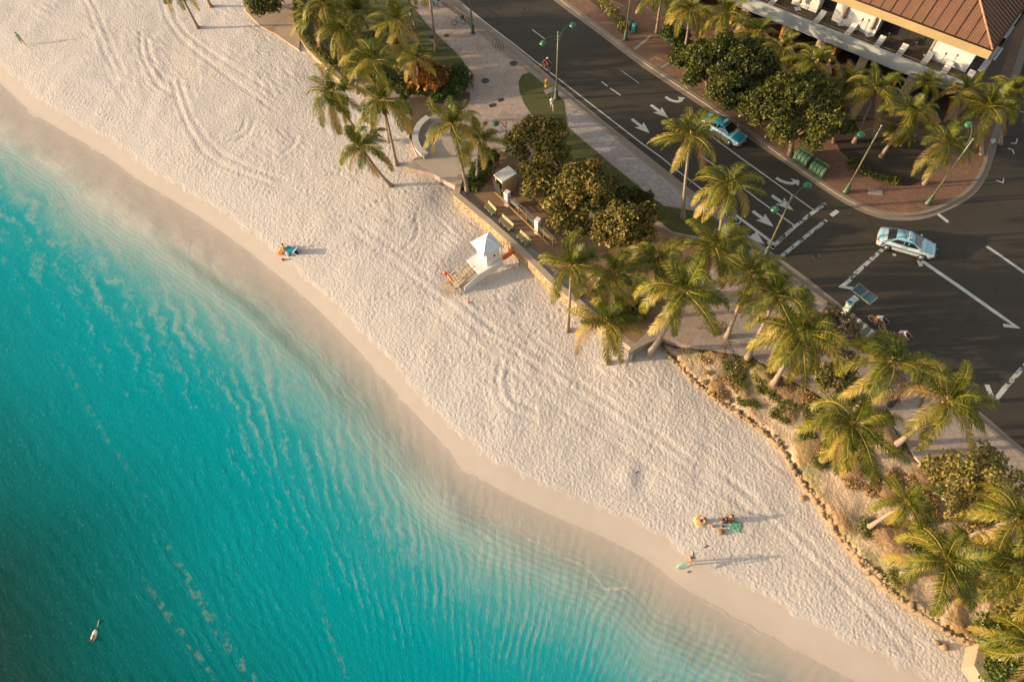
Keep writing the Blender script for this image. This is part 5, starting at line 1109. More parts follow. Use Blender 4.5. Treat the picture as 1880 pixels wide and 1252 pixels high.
for k in range(6): mb.box((-4.75, -.6 + k * .26, .1), (.9, .22, .06))
mb.build('landing', MDW, root)
def tw(x, y, z=0): c_, s_ = math.cos(TA), math.sin(TA); return Vector((rc.x + x * c_ - y * s_, rc.y + x * s_ + y * c_, zb + z))
def board(name, c, L, W, T, rz, mt, label, cat, tilt=0.0, fin=True):
    root = empty(name, c, rz, label, cat); root.rotation_euler = (0, tilt, rz); mb = MB(); n = 13; vs = []; fs = []
    for i in range(n):
        t = -1 + 2 * i / (n - 1); w_ = W / 2 * (1 - abs(t) ** 2.6) ** .6 + .008; zz = T * (.35 * t * t if t > 0 else .12 * t * t)
        vs += [(t * L / 2, w_, zz), (t * L / 2, w_ * .6, zz + T * .5), (t * L / 2, 0, zz + T * .6), (t * L / 2, -w_ * .6, zz + T * .5), (t * L / 2, -w_, zz), (t * L / 2, 0, zz - T * .45)]
    for i in range(n - 1):
        for k in range(6): a = i * 6 + k; b_ = i * 6 + (k + 1) % 6; fs.append([a, b_, b_ + 6, a + 6])
    mb.add(vs, fs, 0, True); mb.build('deck', mt, root)
    if fin: mb = MB(); mb.add([(-L * .42, .008, -.02), (-L * .34, .008, -.02), (-L * .44, .008, -.2), (-L * .42, -.008, -.02), (-L * .34, -.008, -.02), (-L * .44, -.008, -.2)], [[0, 1, 2], [5, 4, 3], [0, 3, 4, 1], [1, 4, 5, 2], [2, 5, 3, 0]]); mb.build('fin', MSAD, root)
    return root
board('rescue_board', tw(1.7, -.62, .55), 2.2, .5, .12, TA + .05, MORG, 'orange rescue board lying behind the tower cabin', 'rescue board')
board('rescue_buoy', tw(-3.95, .25, .75), .8, .3, .18, TA + 1.5, MORG, 'orange rescue buoy hanging at the foot of the tower stairs', 'rescue buoy', fin=False)
# rope fence
RP = [(817, 500), (848, 532), (860, 556)]; RP2 = [(955, 484), (943, 447), (919, 460)]
for j, (pts, lb) in enumerate((([(817, 502), (834, 520), (846, 540), (860, 558)], 'rope barrier with orange footed posts on the sea side of the tower'), ([(921, 455), (935, 463), (948, 470), (953, 487)], 'thin rope barrier between tower and sea wall'))):
    P_ = [GS(*q_) for q_ in pts]; root = empty('rope_fence', P_[0], 0, lb, 'rope fence'); R_ = [q_ - P_[0] for q_ in P_]
    for i, q_ in enumerate(R_):
        mb = MB(); mb.tube([q_ + Vector((0, 0, -.2)), q_ + Vector((0, 0, .95))], .03, 6); po = mb.build('post', MDW if j == 0 else MSAD, root)
        if j == 0 and i in (0, 3): mb = MB(); mb.lathe(q_, [(.2, -.05), (.18, .1), (.1, .22)], 10); mb.build('foot', MORG, po)
    mb = MB(); pp = []
    for i in range(len(R_) - 1):
        for k in range(6): t = k / 6; pp.append(R_[i].lerp(R_[i + 1], t) + Vector((0, 0, .88 - .18 * math.sin(math.pi * t))))
    mb.tube(pp + [R_[-1] + Vector((0, 0, .88))], .02, 5); mb.build('rope', plain('rope', (.50, .40, .26), .9), root)

# ================================================================== cars
MCB = lambda n_, c_: plain(n_, c_, .28, 0, var=.03, coat=.8)
M_CW = MCB('car_white', (.50, .55, .56)); M_CBL = MCB('car_blue', (.0, .13, .22)); M_CGL = plain('car_glass', (.015, .013, .01), .05, var=.3); M_CAM = plain('windscreen_sun', (.05, .025, .01), .08, var=.5)
M_TL = plain('tail_red', (.55, .02, .01), .2); M_HL = plain('headlamp', (.6, .6, .55), .1); M_BLK = plain('trim_black', (.012, .012, .012), .5); M_AL = plain('alloy', (.4, .38, .34), .3, .7)
def car(c, rz, label, number, roofmat, hoodmat):
    root = empty('police_car', c, rz, label, 'police car', 'blue and white police cars')
    # lofted lower body: stations along x (front = +x)
    st_ = [(-2.42, .62, .38, .72, .74), (-2.34, .80, .24, .92, .80), (-2.0, .90, .2, 1.0, .86), (-1.5, .93, .2, 1.03, .88), (-.8, .935, .2, 1.0, .9), (.2, .935, .2, .98, .9), (1.0, .93, .2, .97, .88), (1.45, .92, .2, .93, .85), (2.0, .88, .22, .84, .78), (2.3, .76, .26, .72, .66), (2.44, .55, .34, .6, .48)]
    vs = []; fs = []; mi = []; n = 11
    for x, w_, z0, zt, wt_ in st_:
        zm = z0 + (zt - z0) * .55
        half = [(w_ * .9, z0), (w_ * .985, z0 + .12), (w_, zm), (w_ * .985, zt - .16), (wt_, zt - .03), (wt_ * .55, zt + .02)]
        prof = half + [(-a, b_) for a, b_ in half[::-1]]
        vs += [(x, a, b_) for a, b_ in prof]
    k = 12
    for i in range(len(st_) - 1):
        for j in range(k - 1): a = i * k + j; fs.append([a, a + k, a + k + 1, a + 1]); mi.append(1 if (j in (4, 5, 6) and (i >= 7 or i <= 1)) else 0)
        a = i * k; fs.append([a + k - 1, a + 2 * k - 1, a + k, a]); mi.append(0)
    fs.append([j for j in range(k)]); mi.append(0); e = (len(st_) - 1) * k; fs.append([e + j for j in range(k)][::-1]); mi.append(0)
    mb = MB(); mb.add(vs, fs, 0, True); mb.m[-len(mi):] = mi; body = mb.build('body', [M_CW, hoodmat], root)
    # greenhouse
    gb = [(-1.75, .80, .98), (-1.75, -.80, .98), (1.15, -.80, .96), (1.15, .80, .96)]; 
    sec = [(-1.85, .78, .80, .99, 1.0), (-1.1, .80, .60, 1.0, 1.40), (-.6, .82, .62, 1.0, 1.46), (0.0, .83, .62, .99, 1.46), (.35, .82, .60, .98, 1.40), (1.25, .76, .76, .96, .97)]
    vs = []; fs = []; k = 6
    for x, w_, wt_, z0, zt in sec: vs += [(x, w_, z0), (x, (w_ + wt_) / 2 + .02, (z0 + zt) / 2), (x, wt_, zt), (x, -wt_, zt), (x, -(w_ + wt_) / 2 - .02, (z0 + zt) / 2), (x, -w_, z0)]
    vs = [(x, y, z - .01) for x, y, z in vs]
    for i in range(len(sec) - 1):
        for j in range(5): a = i * k + j; fs.append([a, a + k, a + k + 1, a + 1])
    mb = MB(); mb.add(vs, fs, 0, True); mb.build('roof', [roofmat], root)
    def pane(name, q, mt=M_CGL):
        mb = MB(); q = [Vector(p_) for p_ in q]; nn = (q[1] - q[0]).cross(q[2] - q[0]).normalized(); ctr_ = sum(q, Vector()) / len(q)
        if nn.dot(ctr_ - Vector((-.2, 0, .9))) < 0: q = q[::-1]; nn = -nn
        mb.add([p_ + nn * .014 for p_ in q] + [p_ - nn * .01 for p_ in q], [list(range(len(q)))] + [[len(q) + i, len(q) + (i + 1) % len(q), (i + 1) % len(q), i] for i in range(len(q))]); return mb.build(name, mt, root)
    pane('windscreen', [(1.13, .68, 1.0), (1.13, -.68, 1.0), (.40, -.56, 1.385), (.40, .56, 1.385)], M_CAM)
    pane('rear_window', [(-1.72, .68, 1.055), (-1.72, -.68, 1.055), (-1.14, -.56, 1.375), (-1.14, .56, 1.375)])
    for sy in (-1, 1):
        pane('side_window', [(-1.45, sy * .80, 1.06), (-.38, sy * .825, 1.04), (-.42, sy * .665, 1.40), (-1.02, sy * .64, 1.35)]); pane('side_window', [(-.32, sy * .825, 1.04), (.92, sy * .80, 1.02), (.34, sy * .645, 1.34), (-.34, sy * .665, 1.40)])
        for x in (-1.42, 1.48):
            mb = MB(); mb.lathe((x, sy * .84, .33), [(.37, -.1), (.37, .1)], 20, rot=Matrix.Rotation(rad(90), 3, 'X')); mb.build('wheel_arch', M_BLK, root)
            mb = MB(); mb.lathe((x, sy * .87, .33), [(.26, -.1), (.33, -.08), (.33, .08), (.26, .1)], 20, rot=Matrix.Rotation(rad(90), 3, 'X')); wh = mb.build('wheel', MTY, root)
            mb = MB(); mb.lathe((x, sy * .88, .33), [(.2, -.1), (.2, .1)], 16, rot=Matrix.Rotation(rad(90), 3, 'X')); mb.build('rim', M_AL, wh)
        mb = MB(); mb.box((-.2, sy * .938, .70), (3.6, .014, .09)); mb.box((-.2, sy * .94, .60), (2.6, .01, .03)); mb.build('side_stripe', M_CBL, root)
        mb = MB(); mb.ball((.95, sy * .98, 1.03), (.1, .11, .08)); mb.build('mirror', M_CW, root)
        mb = MB(); mb.ball((2.18, sy * .66, .66), (.2, .14, .09)); mb.build('headlight', M_HL, root)
        mb = MB(); mb.ball((-2.3, sy * .70, .82), (.12, .17, .1)); mb.build('tail_light', M_TL, root)
    mb = MB(); mb.box((2.43, 0, .42), (.06, .9, .2), bev=.02); mb.build('grille', M_BLK, root)
    mb = MB(); mb.box((2.47, 0, .34), (.08, 1.2, .1), bev=.03); mb.box((2.56, .38, .42), (.06, .07, .3)); mb.box((2.56, -.38, .42), (.06, .07, .3)); mb.build('push_bar', M_AL, root)
    mb = MB(); mb.box((-.02, 0, 1.51), (.3, 1.15, .1), bev=.03); lb_ = mb.build('light_bar', plain('light_bar', (.34, .40, .38), .2), root)
    for sy in (-1, 1): mb = MB(); mb.box((-.02, sy * .46, 1.53), (.26, .22, .09), bev=.02); mb.build('lamp_lens', plain('lens_blue', (.0, .2, .6), .2), lb_)
    text('roof_number', number, .5, M_CBL, root, (-.55, 0, 1.462), (0, 0, rad(-90)), .004, 1.1)
    mb = MB(); mb.tube([(-1.0, 0, 1.4), (-1.15, 0, 1.75)], .008, 4); mb.build('aerial', M_BLK, root); return root
p1, p2 = G(1300, 219, .7), G(1356, 256, .5); car(Vector(((p1.x + p2.x) / 2, (p1.y + p2.y) / 2, .006)), math.atan2(p2.y - p1.y, p2.x - p1.x), 'blue and white police car parked against the far kerb beside the dark trees', '472', MCB('car_teal', (.01, .25, .34)), MCB('car_teal', (.01, .25, .34)))
p1, p2 = G(1627, 433, .8), G(1703, 459, .5); car(Vector(((p1.x + p2.x) / 2, (p1.y + p2.y) / 2, .006)), math.atan2(p2.y - p1.y, p2.x - p1.x), 'pale blue police car crossing the open junction below the brick corner', '477', MCB('car_pale_blue', (.22, .42, .50)), MCB('car_pale_blue', (.22, .42, .50)))
# ================================================================== hotel
zt, zpp = 3.6, 4.55
o_ = G(1788, 158, zpp); u_ = (G(1789, 158, zpp) - G(1480, 36, zpp)); u_.z = 0; u_.normalize(); hb = math.atan2(-u_.y, -u_.x)   # +x local runs back along the facade to the left
HR = empty('hotel', (o_.x, o_.y, 0), hb, 'two storey hotel with white balcony parapet and brown tiled hip roof', 'hotel')
# local frame: x = to the left along the facade, y = towards the street (negative goes inland)
def HL(px, py, z):
    q = G(px, py, z) - Vector((o_.x, o_.y, 0)); q.rotate(Matrix.Rotation(-hb, 3, 'Z')); return q
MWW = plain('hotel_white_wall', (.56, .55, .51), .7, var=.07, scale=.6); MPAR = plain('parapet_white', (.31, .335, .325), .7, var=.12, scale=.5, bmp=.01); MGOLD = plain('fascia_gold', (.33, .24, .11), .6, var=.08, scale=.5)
MTER = plain('terrace_floor', (.10, .075, .055), .8, var=.25, scale=1.0); MHD = plain('dark_interior', (.03, .022, .016), .6); MCOL = plain('column_stone', (.34, .26, .17), .8, var=.15); MORW = plain('sun_patch_ochre', (.55, .24, .04), .8, var=.12, scale=.5)  # the ochre colour stands in for orange sunlight around the ground floor
m, nt, b = mat('roof_tiles'); v = pos(nt, obj=True); wv = N(nt, 'ShaderNodeTexWave', wave_type='BANDS', bands_direction='X'); nt.links.new(v, wv.inputs['Vector']); wv.inputs['Scale'].default_value = 1.6
c = mixc(nt, noise(nt, v, 1.2, 4), (.13, .06, .03), (.20, .095, .048)); c = mixc(nt, ramp(nt, noise(nt, v, 8, 3), [(.5, 0.0), (.7, .5)]), c, (.12, .055, .03)); setc(nt, b, c); b.inputs['Roughness'].default_value = .8; bump(nt, b, wv.outputs['Fac'], .5, .05); MROOF = m
W_ = 42.0
def hbx(name, x0, x1, y0, y1, z0, z1, mt, parent=None, bev=0.0):
    mb = MB(); mb.box(((x0 + x1) / 2, (y0 + y1) / 2, (z0 + z1) / 2), (abs(x1 - x0), abs(y1 - y0), abs(z1 - z0)), bev=bev); return mb.build(name, mt, parent or HR)
# find the inland direction sign in the local frame
inl = HL(1813, 109, 6.5); SG_ = 1 if inl.y > 0 else -1
eY = inl.y; eX = inl.x        # soffit corner
hbx('terrace_slab', 0, W_, 0, SG_ * 22, zt - .35, zt, MTER)
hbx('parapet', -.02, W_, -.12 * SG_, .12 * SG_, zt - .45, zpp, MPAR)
# side railing on the right hand facade
rr_ = HL(1850, 60, zt)
hbx('side_kerb', -.12, .12, SG_ * .125, SG_ * 22, zt - .42, zt + .25, MTER)
MRAIL = plain('rail_brown', (.16, .10, .06), .5, .3)
mb = MB()
for k in range(14): mb.box((.0, SG_ * (.5 + k * 1.5), zt + .6), (.05, .05, .8))
mb.box((0, SG_ * 10.5, zt + 1.0), (.07, 20.4, .06)); mb.box((0, SG_ * 10.5, zt + .65), (.03, 20.4, .03)); mb.build('side_railing', MRAIL, HR)
mb = MB(); mb.box((W_ / 2, SG_ * .3, zpp + .12), (W_, .05, .05))
for k in range(28): mb.box((.4 + k * 1.5, SG_ * .3, zt + .6), (.04, .04, 1.1))
mb.build('balcony_handrail', MRAIL, HR)
# upper floor walls
aBR, aBL = HL(1602, 70, zt), HL(1527, 36, zt); bBR, bBL = HL(1772, 133, zt), HL(1703, 108, zt); cBR, cBL = HL(1499, 24, zt), HL(1452, 8, zt)
yb = eY + SG_ * 1.2
for nm, L_, R_ in (('a', aBL, aBR), ('b', bBL, bBR), ('c', cBL, cBR), ('d', Vector((cBL.x + 9, cBL.y, 0)), Vector((cBL.x + 4, cBL.y, 0)))):
    y0 = (L_.y + R_.y) / 2; wp = hbx('wall_panel', L_.x, R_.x, y0, y0 + SG_ * .3, zt, 6.45, MWW)
    hbx('return_wall', R_.x + .02, R_.x + .3, y0 + SG_ * .3, yb + SG_ * 2.5, zt, 6.44, MWW, wp)
    hbx('return_wall', L_.x - .02, L_.x - .3, y0 + SG_ * .3, yb + SG_ * 2.5, zt, 6.44, MWW, wp)
bkY = eY + SG_ * 3.2
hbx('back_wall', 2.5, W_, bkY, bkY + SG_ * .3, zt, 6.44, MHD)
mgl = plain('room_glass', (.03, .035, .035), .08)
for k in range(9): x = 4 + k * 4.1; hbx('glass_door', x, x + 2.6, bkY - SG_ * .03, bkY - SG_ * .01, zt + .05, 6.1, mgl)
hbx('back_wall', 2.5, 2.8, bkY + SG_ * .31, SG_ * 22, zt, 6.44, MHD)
# fascia and hip roof
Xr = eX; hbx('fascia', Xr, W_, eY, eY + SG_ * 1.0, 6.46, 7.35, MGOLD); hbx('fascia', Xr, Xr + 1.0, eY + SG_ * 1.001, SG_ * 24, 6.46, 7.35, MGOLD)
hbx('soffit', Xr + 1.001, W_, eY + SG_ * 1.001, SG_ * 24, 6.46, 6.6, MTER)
tl = .54; d_ = 9.0; y0 = eY + SG_ * .05; hz = 7.36
mb = MB(); x0 = Xr + .05
mb.add([(x0, y0, hz), (W_, y0, hz), (W_, y0 + SG_ * d_, hz + d_ * tl), (x0 + d_, y0 + SG_ * d_, hz + d_ * tl), (x0, y0 + SG_ * 2 * d_, hz)], [[0, 1, 2, 3], [0, 3, 4]] if SG_ < 0 else [[3, 2, 1, 0], [4, 3, 0]]); rf = mb.build('roof', MROOF, HR)
MSEAM = plain('seam_dark', (.07, .03, .018), .7)
mb = MB()
x = x0 + .4
while x < W_ - 10:
    k = min(1, (x - x0) / d_); mb.tube([(x, y0, hz + .03), (x, y0 + SG_ * d_ * k, hz + d_ * tl * k + .03)], .045, 5); x += 1.05
y = .4
while y < 2 * d_:
    k = y if y < d_ else 2 * d_ - y; mb.tube([(x0, y0 + SG_ * y, hz + .03), (x0 + k, y0 + SG_ * y, hz + k * tl + .03)], .045, 5); y += .55
mb.build('roof_seams', MSEAM, rf)
mb = MB(); mb.tube([(x0, y0, hz + .05), (x0 + d_, y0 + SG_ * d_, hz + d_ * tl + .05)], .09, 7); mb.build('hip_cap', plain('hip_cap', (.40, .2, .12), .7), rf)
mb = MB(); mb.tube([(x0 - .05, y0 - SG_ * .05, hz), (W_, y0 - SG_ * .05, hz)], .07, 6); mb.tube([(x0 - .05, y0, hz), (x0 - .05, SG_ * 24, hz)], .07, 6); mb.build('gutter', MSEAM, rf)
# ground floor: columns, back wall, ochre walls added to read as orange sunlit patches
for px, py in ((1569, 146), (1660, 175), (1770, 190), (1430, 96), (1366, 50), (1500, 108)):
    q = HL(px, py, .14); x = q.x; hbx('column', x - .45, x + .45, SG_ * .35, SG_ * 1.0, .1, zt - .36, MCOL, bev=.03)
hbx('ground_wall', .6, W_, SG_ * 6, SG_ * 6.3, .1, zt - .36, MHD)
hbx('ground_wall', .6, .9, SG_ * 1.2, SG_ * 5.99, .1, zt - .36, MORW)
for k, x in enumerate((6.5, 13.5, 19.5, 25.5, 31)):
    hbx('sun_patch_screen', x, x + .25, SG_ * 1.1, SG_ * 5.8, .1, 2.3, MORW)  # added upright panels, turned to the sun to make orange patches
# low ochre walls added before the hotel in place of sunlit patches (each a thing)
for i, (px, py, rz, L) in enumerate(((1390, 78, -52, 1.6), (1402, 66, -60, 1.3), (1452, 100, -50, 1.4), (1540, 140, -55, 2.0), (1565, 128, -60, 1.3), (1633, 178, -50, 1.7), (1712, 216, -55, 1.3), (1520, 130, -48, 1.1))):
    p = G(px, py, .6); mb = MB(); mb.box((0, 0, .4), (L * 1.7, .25, .85), bev=.02); r_ = empty('sun_patch_wall', (p.x, p.y, .13), _sd.angle if False else math.atan2(_sd.y, _sd.x) + rad(90) + rad((-14, 12, 5, -8, 10, -5, 8, -12)[i]), 'added ochre low wall standing in for a sunlit patch ' + ('beside the second palm before the balcony', 'left of the dark palm trunk', 'between the dark palm and its neighbour', 'below the middle of the balcony', 'near the stone column', 'left of the oval planting bed', 'nearest the brick corner', 'under the yellow tipped palm')[i], 'low wall')
    mb.build('wall_body', MORW, r_); mb = MB(); mb.box((0, 0, .86), (L * 1.7 + .1, .35, .07)); mb.build('coping', MCOL, r_)
# loungers, closed parasols and torch lamps on the terrace
MLG = plain('lounger_white', (.62, .60, .56), .7, var=.06); MUM = plain('parasol_canvas', (.30, .22, .15), .9, var=.2)
def lounger(px, py, lb):
    p = G(px, py, zt + .3); root = empty('sun_lounger', (p.x, p.y, zt), hb - SG_ * rad(90), lb, 'sun lounger', 'white sun loungers on the hotel terrace')
    mb = MB(); mb.box((.25, 0, .32), (1.2, .62, .1), bev=.03); mb.build('seat', MLG, root)
    mb = MB(); mb.box((-.62, 0, .5), (.72, .62, .09), rot=Matrix.Rotation(rad(32), 3, 'Y'), bev=.03); mb.build('backrest', MLG, root)
    for sx in (-.5, .7): mb = MB(); mb.box((sx, 0, .14), (.06, .56, .28)); mb.build('leg', MGR, root)
names = ['leftmost', 'second', 'third', 'fourth', 'fifth', 'sixth', 'seventh', 'eighth']
for i, (px, py, w_) in enumerate(((1418, 5, 'at the top edge beside the first white wall'), (1504, 34, 'in front of the gap between two white walls'), (1561, 57, 'before the long white wall with two parasols'), (1613, 81, 'just right of the long white wall'), (1654, 96, 'in the middle of the dark opening'), (1701, 110, 'tucked at the left end of the shaded wall'), (1736, 129, 'before the small shaded white wall'), (1777, 145, 'nearest the terrace corner'),
    (1806, 124, 'on the corner of the side terrace'), (1826, 102, 'first along the side railing'), (1847, 62, 'second along the side railing'), (1860, 39, 'third along the side railing'), (1869, 8, 'last along the side railing at the top edge'))):
    lounger(px, py, 'white sun lounger ' + w_)
for i, (px, py, w_) in enumerate(((1464, 18, 'with white base by the first wall'), (1543, 46, 'at the left end of the long white wall'), (1594, 66, 'at the right end of the long white wall'), (1702, 105, 'at the left edge of the shaded wall'))):
    p = G(px, py, zt); root = empty('parasol', (p.x, p.y, zt), 0, 'closed tan parasol ' + w_, 'parasol', 'closed parasols on the hotel terrace')
    mb = MB(); mb.tube([(0, 0, 0), (0, 0, 2.4)], .03, 6); mb.build('pole', MGR, root); mb = MB(); mb.lathe((0, 0, .8), [(.2, 0), (.16, .3), (.17, .8), (.1, 1.3), (.03, 1.6)], 9); mb.build('canopy', MUM, root); mb = MB(); mb.box((0, 0, .05), (.6, .6, .1), bev=.03); mb.build('base', MWW, root)
for i, (px, py, w_) in enumerate(((1480, 26, 'beside the first white wall'), (1532, 38, 'near the long wall left end'), (1573, 62, 'before the long white wall'), (1621, 88, 'right of the long white wall'), (1670, 105, 'in the dark opening'), (1722, 125, 'before the shaded wall'))):
    p = G(px, py, zt); root = empty('torch_lamp', (p.x, p.y, zt), 0, 'slim dark torch lamp ' + w_, 'torch lamp', 'torch lamps along the terrace')
    mb = MB(); mb.tube([(0, 0, 0), (0, 0, 1.5)], .025, 6); mb.build('pole', M_BLK, root); mb = MB(); mb.lathe((0, 0, 1.45), [(.05, 0), (.1, .12), (.04, .26)], 8); mb.build('lantern', MDG, root)
# street sign at the side street
p = G(1806, 283, .14); root = empty('street_sign', p, rad(20), 'small square street sign at the side street kerb', 'sign'); mb = MB(); mb.tube([(0, 0, 0), (0, 0, 1.6)], .03, 6); mb.build('post', MGR, root)
mb = MB(); mb.box((0, 0, 1.65), (.5, .4, .03), rot=Matrix.Rotation(.5, 3, 'X')); mb.build('sign_plate', plain('plate_grey', (.4, .4, .38), .5), root)

# ================================================================== people
SKIN = plain('skin_tan', (.42, .22, .13), .6, var=.06); HAIRD = plain('hair_dark', (.03, .018, .012), .6); HAIRG = plain('hair_grey', (.5, .47, .42), .7); HELM = plain('helmet_white', (.7, .68, .64), .3); SHOE = plain('shoe_grey', (.25, .23, .21), .7)
EYE = plain('eye_dark', (.02, .015, .012), .3)
CL = lambda n_, c_: plain('cloth_' + n_, c_, .85, var=.12, scale=9)
def person(loc, rz, label, top, bottom, pose='stand', hair=HAIRD, hat=None, scale=1.0, dress=None, group=None, legs_skin=True, rx=0.0):
    P = dict(lean=.04, hip=.93, tl=.1, tr=-.1, kl=.05, kr=.12, al=.15, ar=-.1, el=.3, er=.3, sp=.14, hd=0.0, lsp=.03)
    P.update({'stand': {}, 'walk': dict(tl=.45, tr=-.4, kl=.1, kr=.35, al=-.4, ar=.45, el=.3, er=.4, lean=.08), 'run': dict(tl=.9, tr=-.35, kl=.9, kr=1.1, al=-.8, ar=.8, el=1.4, er=1.4, lean=.22),
        'sit': dict(hip=.16, tl=1.25, tr=1.45, kl=1.7, kr=1.2, al=.7, ar=.6, el=.7, er=.8, lean=.25), 'recline': dict(hip=.14, tl=1.5, tr=1.6, kl=.5, kr=.15, al=-.5, ar=-.6, el=.1, er=.1, lean=-.6),
        'cycle': dict(hip=.97, tl=1.25, tr=.65, kl=1.35, kr=.85, al=1.05, ar=1.05, el=.25, er=.25, lean=.75, lsp=.0), 'carry': dict(tl=.2, tr=-.2, kl=.1, kr=.2, al=.2, ar=.1, el=.4, er=.9, sp=.3),
        'bend': dict(tl=.15, tr=-.1, lean=1.1, al=1.3, ar=1.4, el=.1, er=.2, hip=.9), 'prone': dict(hip=.1, tl=-.45, tr=-.3, kl=.1, kr=.1, al=2.6, ar=1.2, el=.2, er=.3, lean=0), 'kneel': dict(hip=.45, tl=.5, tr=.3, kl=1.9, kr=1.75, al=.8, ar=.7, el=.5, er=.6, lean=.4)}[pose])
    pel = Vector((0, 0, P['hip'])); t = Vector((0, math.sin(P['lean']), math.cos(P['lean']))); X = Vector((1, 0, 0)); V = []; E = []; Rr = []; Lb = []
    def ad(v_, r_, l_, par=None):
        V.append(Vector(v_)); Rr.append(r_); Lb.append(l_)
        if par is not None: E.append((par, len(V) - 1))
        return len(V) - 1
    i0 = ad(pel, (.13, .105), 'b'); i1 = ad(pel + t * .18, (.125, .095), 't', i0); i2 = ad(pel + t * .36, (.15, .11), 't', i1); i3 = ad(pel + t * .47, (.13, .09), 't', i2)
    nk = ad(pel + t * .55, (.055, .055), 's', i3); ht = (t + Vector((0, 0, .8))).normalized(); hc = pel + t * .55 + ht * .14 + Vector((0, .02, 0))
    h1 = ad(pel + t * .55 + ht * .07 + Vector((0, .015, 0)), (.06, .065), 's', nk); h2 = ad(hc, (.078, .092), 's', h1); h3 = ad(hc + ht * .09, (.065, .075), 's', h2)
    hands = []; feet = []
    for sg, ta, ka, aa_, ea in ((-1, P['tl'], P['kl'], P['al'], P['el']), (1, P['tr'], P['kr'], P['ar'], P['er'])):
        hp = pel + X * sg * .09 - t * .03; th = Vector((sg * P['lsp'], math.sin(ta), -math.cos(ta))); sh = Vector((sg * P['lsp'] * .5, math.sin(ta - ka), -math.cos(ta - ka)))
        a = ad(hp, (.095, .1), 'b', i0); kn = hp + th * .43; b_ = ad(hp + th * .22, (.082, .082), 'b', a); c_ = ad(kn, (.056, .058), 'l', b_); d_ = ad(kn + sh * .16, (.055, .057), 'l', c_); an_ = kn + sh * .42; e_ = ad(an_, (.036, .038), 'l', d_)
        fd = Vector((0, math.cos(ta - ka), math.sin(ta - ka))); f_ = ad(an_ + fd * .13 + sh * .045, (.042, .028), 'f', e_); feet.append(an_)
        so_ = pel + t * .46 + X * sg * .17; a = ad(so_, (.058, .058), 't', i3); ud = (Vector((sg * P['sp'], math.sin(aa_), -math.cos(aa_)))).normalized(); el = so_ + ud * .28; b_ = ad(so_ + ud * .15, (.046, .046), 't', a); c_ = ad(el, (.036, .036), 's', b_)
        fd2 = (Vector((sg * P['sp'] * .3, math.sin(aa_ + ea), -math.cos(aa_ + ea)))).normalized(); wr = el + fd2 * .24; d_ = ad(wr, (.025, .021), 's', c_); hn = ad(wr + fd2 * .07, (.036, .017), 's', d_); hands.append((wr + fd2 * .09, fd2, sg))
    me = bpy.data.meshes.new('sk'); me.from_pydata(V, E, []); o = bpy.data.objects.new('sk', me); COL.objects.link(o)
    md = o.modifiers.new('s', 'SKIN'); sv = me.skin_vertices[0].data
    for i, r_ in enumerate(Rr): sv[i].radius = r_
    sv[0].use_root = True; md.use_smooth_shade = True; o.modifiers.new('u', 'SUBSURF').levels = 1
    dg = bpy.context.evaluated_depsgraph_get(); m2 = bpy.data.meshes.new_from_object(o.evaluated_get(dg)); bpy.data.objects.remove(o)
    vv = [v_.co.copy() for v_ in m2.vertices]; ff = [list(p_.vertices) for p_ in m2.polygons]; mi = []
    for f in ff:
        c = sum((vv[i] for i in f), Vector()) / len(f); best = 9; lb_ = 's'
        for a, b_ in E:
            ab = V[b_] - V[a]; t_ = max(0, min(1, (c - V[a]).dot(ab) / max(1e-9, ab.length_squared))); d0 = (V[a] + ab * t_ - c).length - (Rr[a][0] * .6)
            if d0 < best: best = d0; lb_ = Lb[a] if t_ < .5 else Lb[b_]
        mi.append({'s': 0, 't': 1, 'b': 2, 'l': 0 if legs_skin else 2, 'f': 3}[lb_])
    mb = MB(); mb.add(vv, ff, 0, True); mb.m = mi
    for hpnt, fd2, sg in hands:   # five separate fingers on each hand
        sd = fd2.cross(Vector((0, 0, 1))); sd = sd.normalized() if sd.length > .1 else X; nn = fd2.cross(sd)
        for k, (of, ln_) in enumerate(((-.027, .065), (-.009, .078), (.009, .072), (.026, .056))):
            b_ = hpnt + sd * of; mb.tube([b_ - fd2 * .02, b_ + fd2 * ln_ * .5, b_ + (fd2 * .85 + nn * .3) * ln_], [.0085, .0078, .0055], 5)
        mb.tube([hpnt - fd2 * .05 + sd * .03, hpnt - fd2 * .02 + sd * .055, hpnt + fd2 * .015 + sd * .062], [.0095, .009, .006], 5)
    mb.ball(hc + Vector((0, .1, .0)), (.012, .02, .02), 0, 6, 4)
    for sx in (-1, 1): mb.ball(hc + Vector((sx * .03, .083, .022)), .011, 4, 6, 4); mb.ball(hc + Vector((sx * .078, 0, 0)), (.014, .022, .032), 0, 6, 4)
    mb.box(hc + Vector((0, .088, -.04)), (.04, .012, .008), m=4)
    root = empty('person', loc, rz, label, 'person', group); root.scale = (scale,) * 3; root.rotation_euler = (rx, 0, rz)
    mb.build('body', [SKIN, top, bottom, SHOE, EYE], root)
    mb = MB(); vs = []; n = 12
    mb.ball(hc + ht * .035 + Vector((0, -.022, 0)), (.092, .102, .095), 0, 12, 8); mb.build('hair', hair, root)
    if hat: mb = MB(); mb.ball(hc + ht * .065, (.115, .145, .085), 0, 12, 7); mb.build('helmet' if hat is HELM else 'hat', hat, root)
    if dress: mb = MB(); mb.lathe(pel + Vector((0, 0, -.35)), [(.26, 0), (.2, .2), (.15, .38), (.13, .5)], 14); mb.build('skirt', dress, root)
    return root, hands
def facing(a, b_): A_, B_ = G(*a), G(*b_); return math.atan2(B_.y - A_.y, B_.x - A_.x) - math.pi / 2
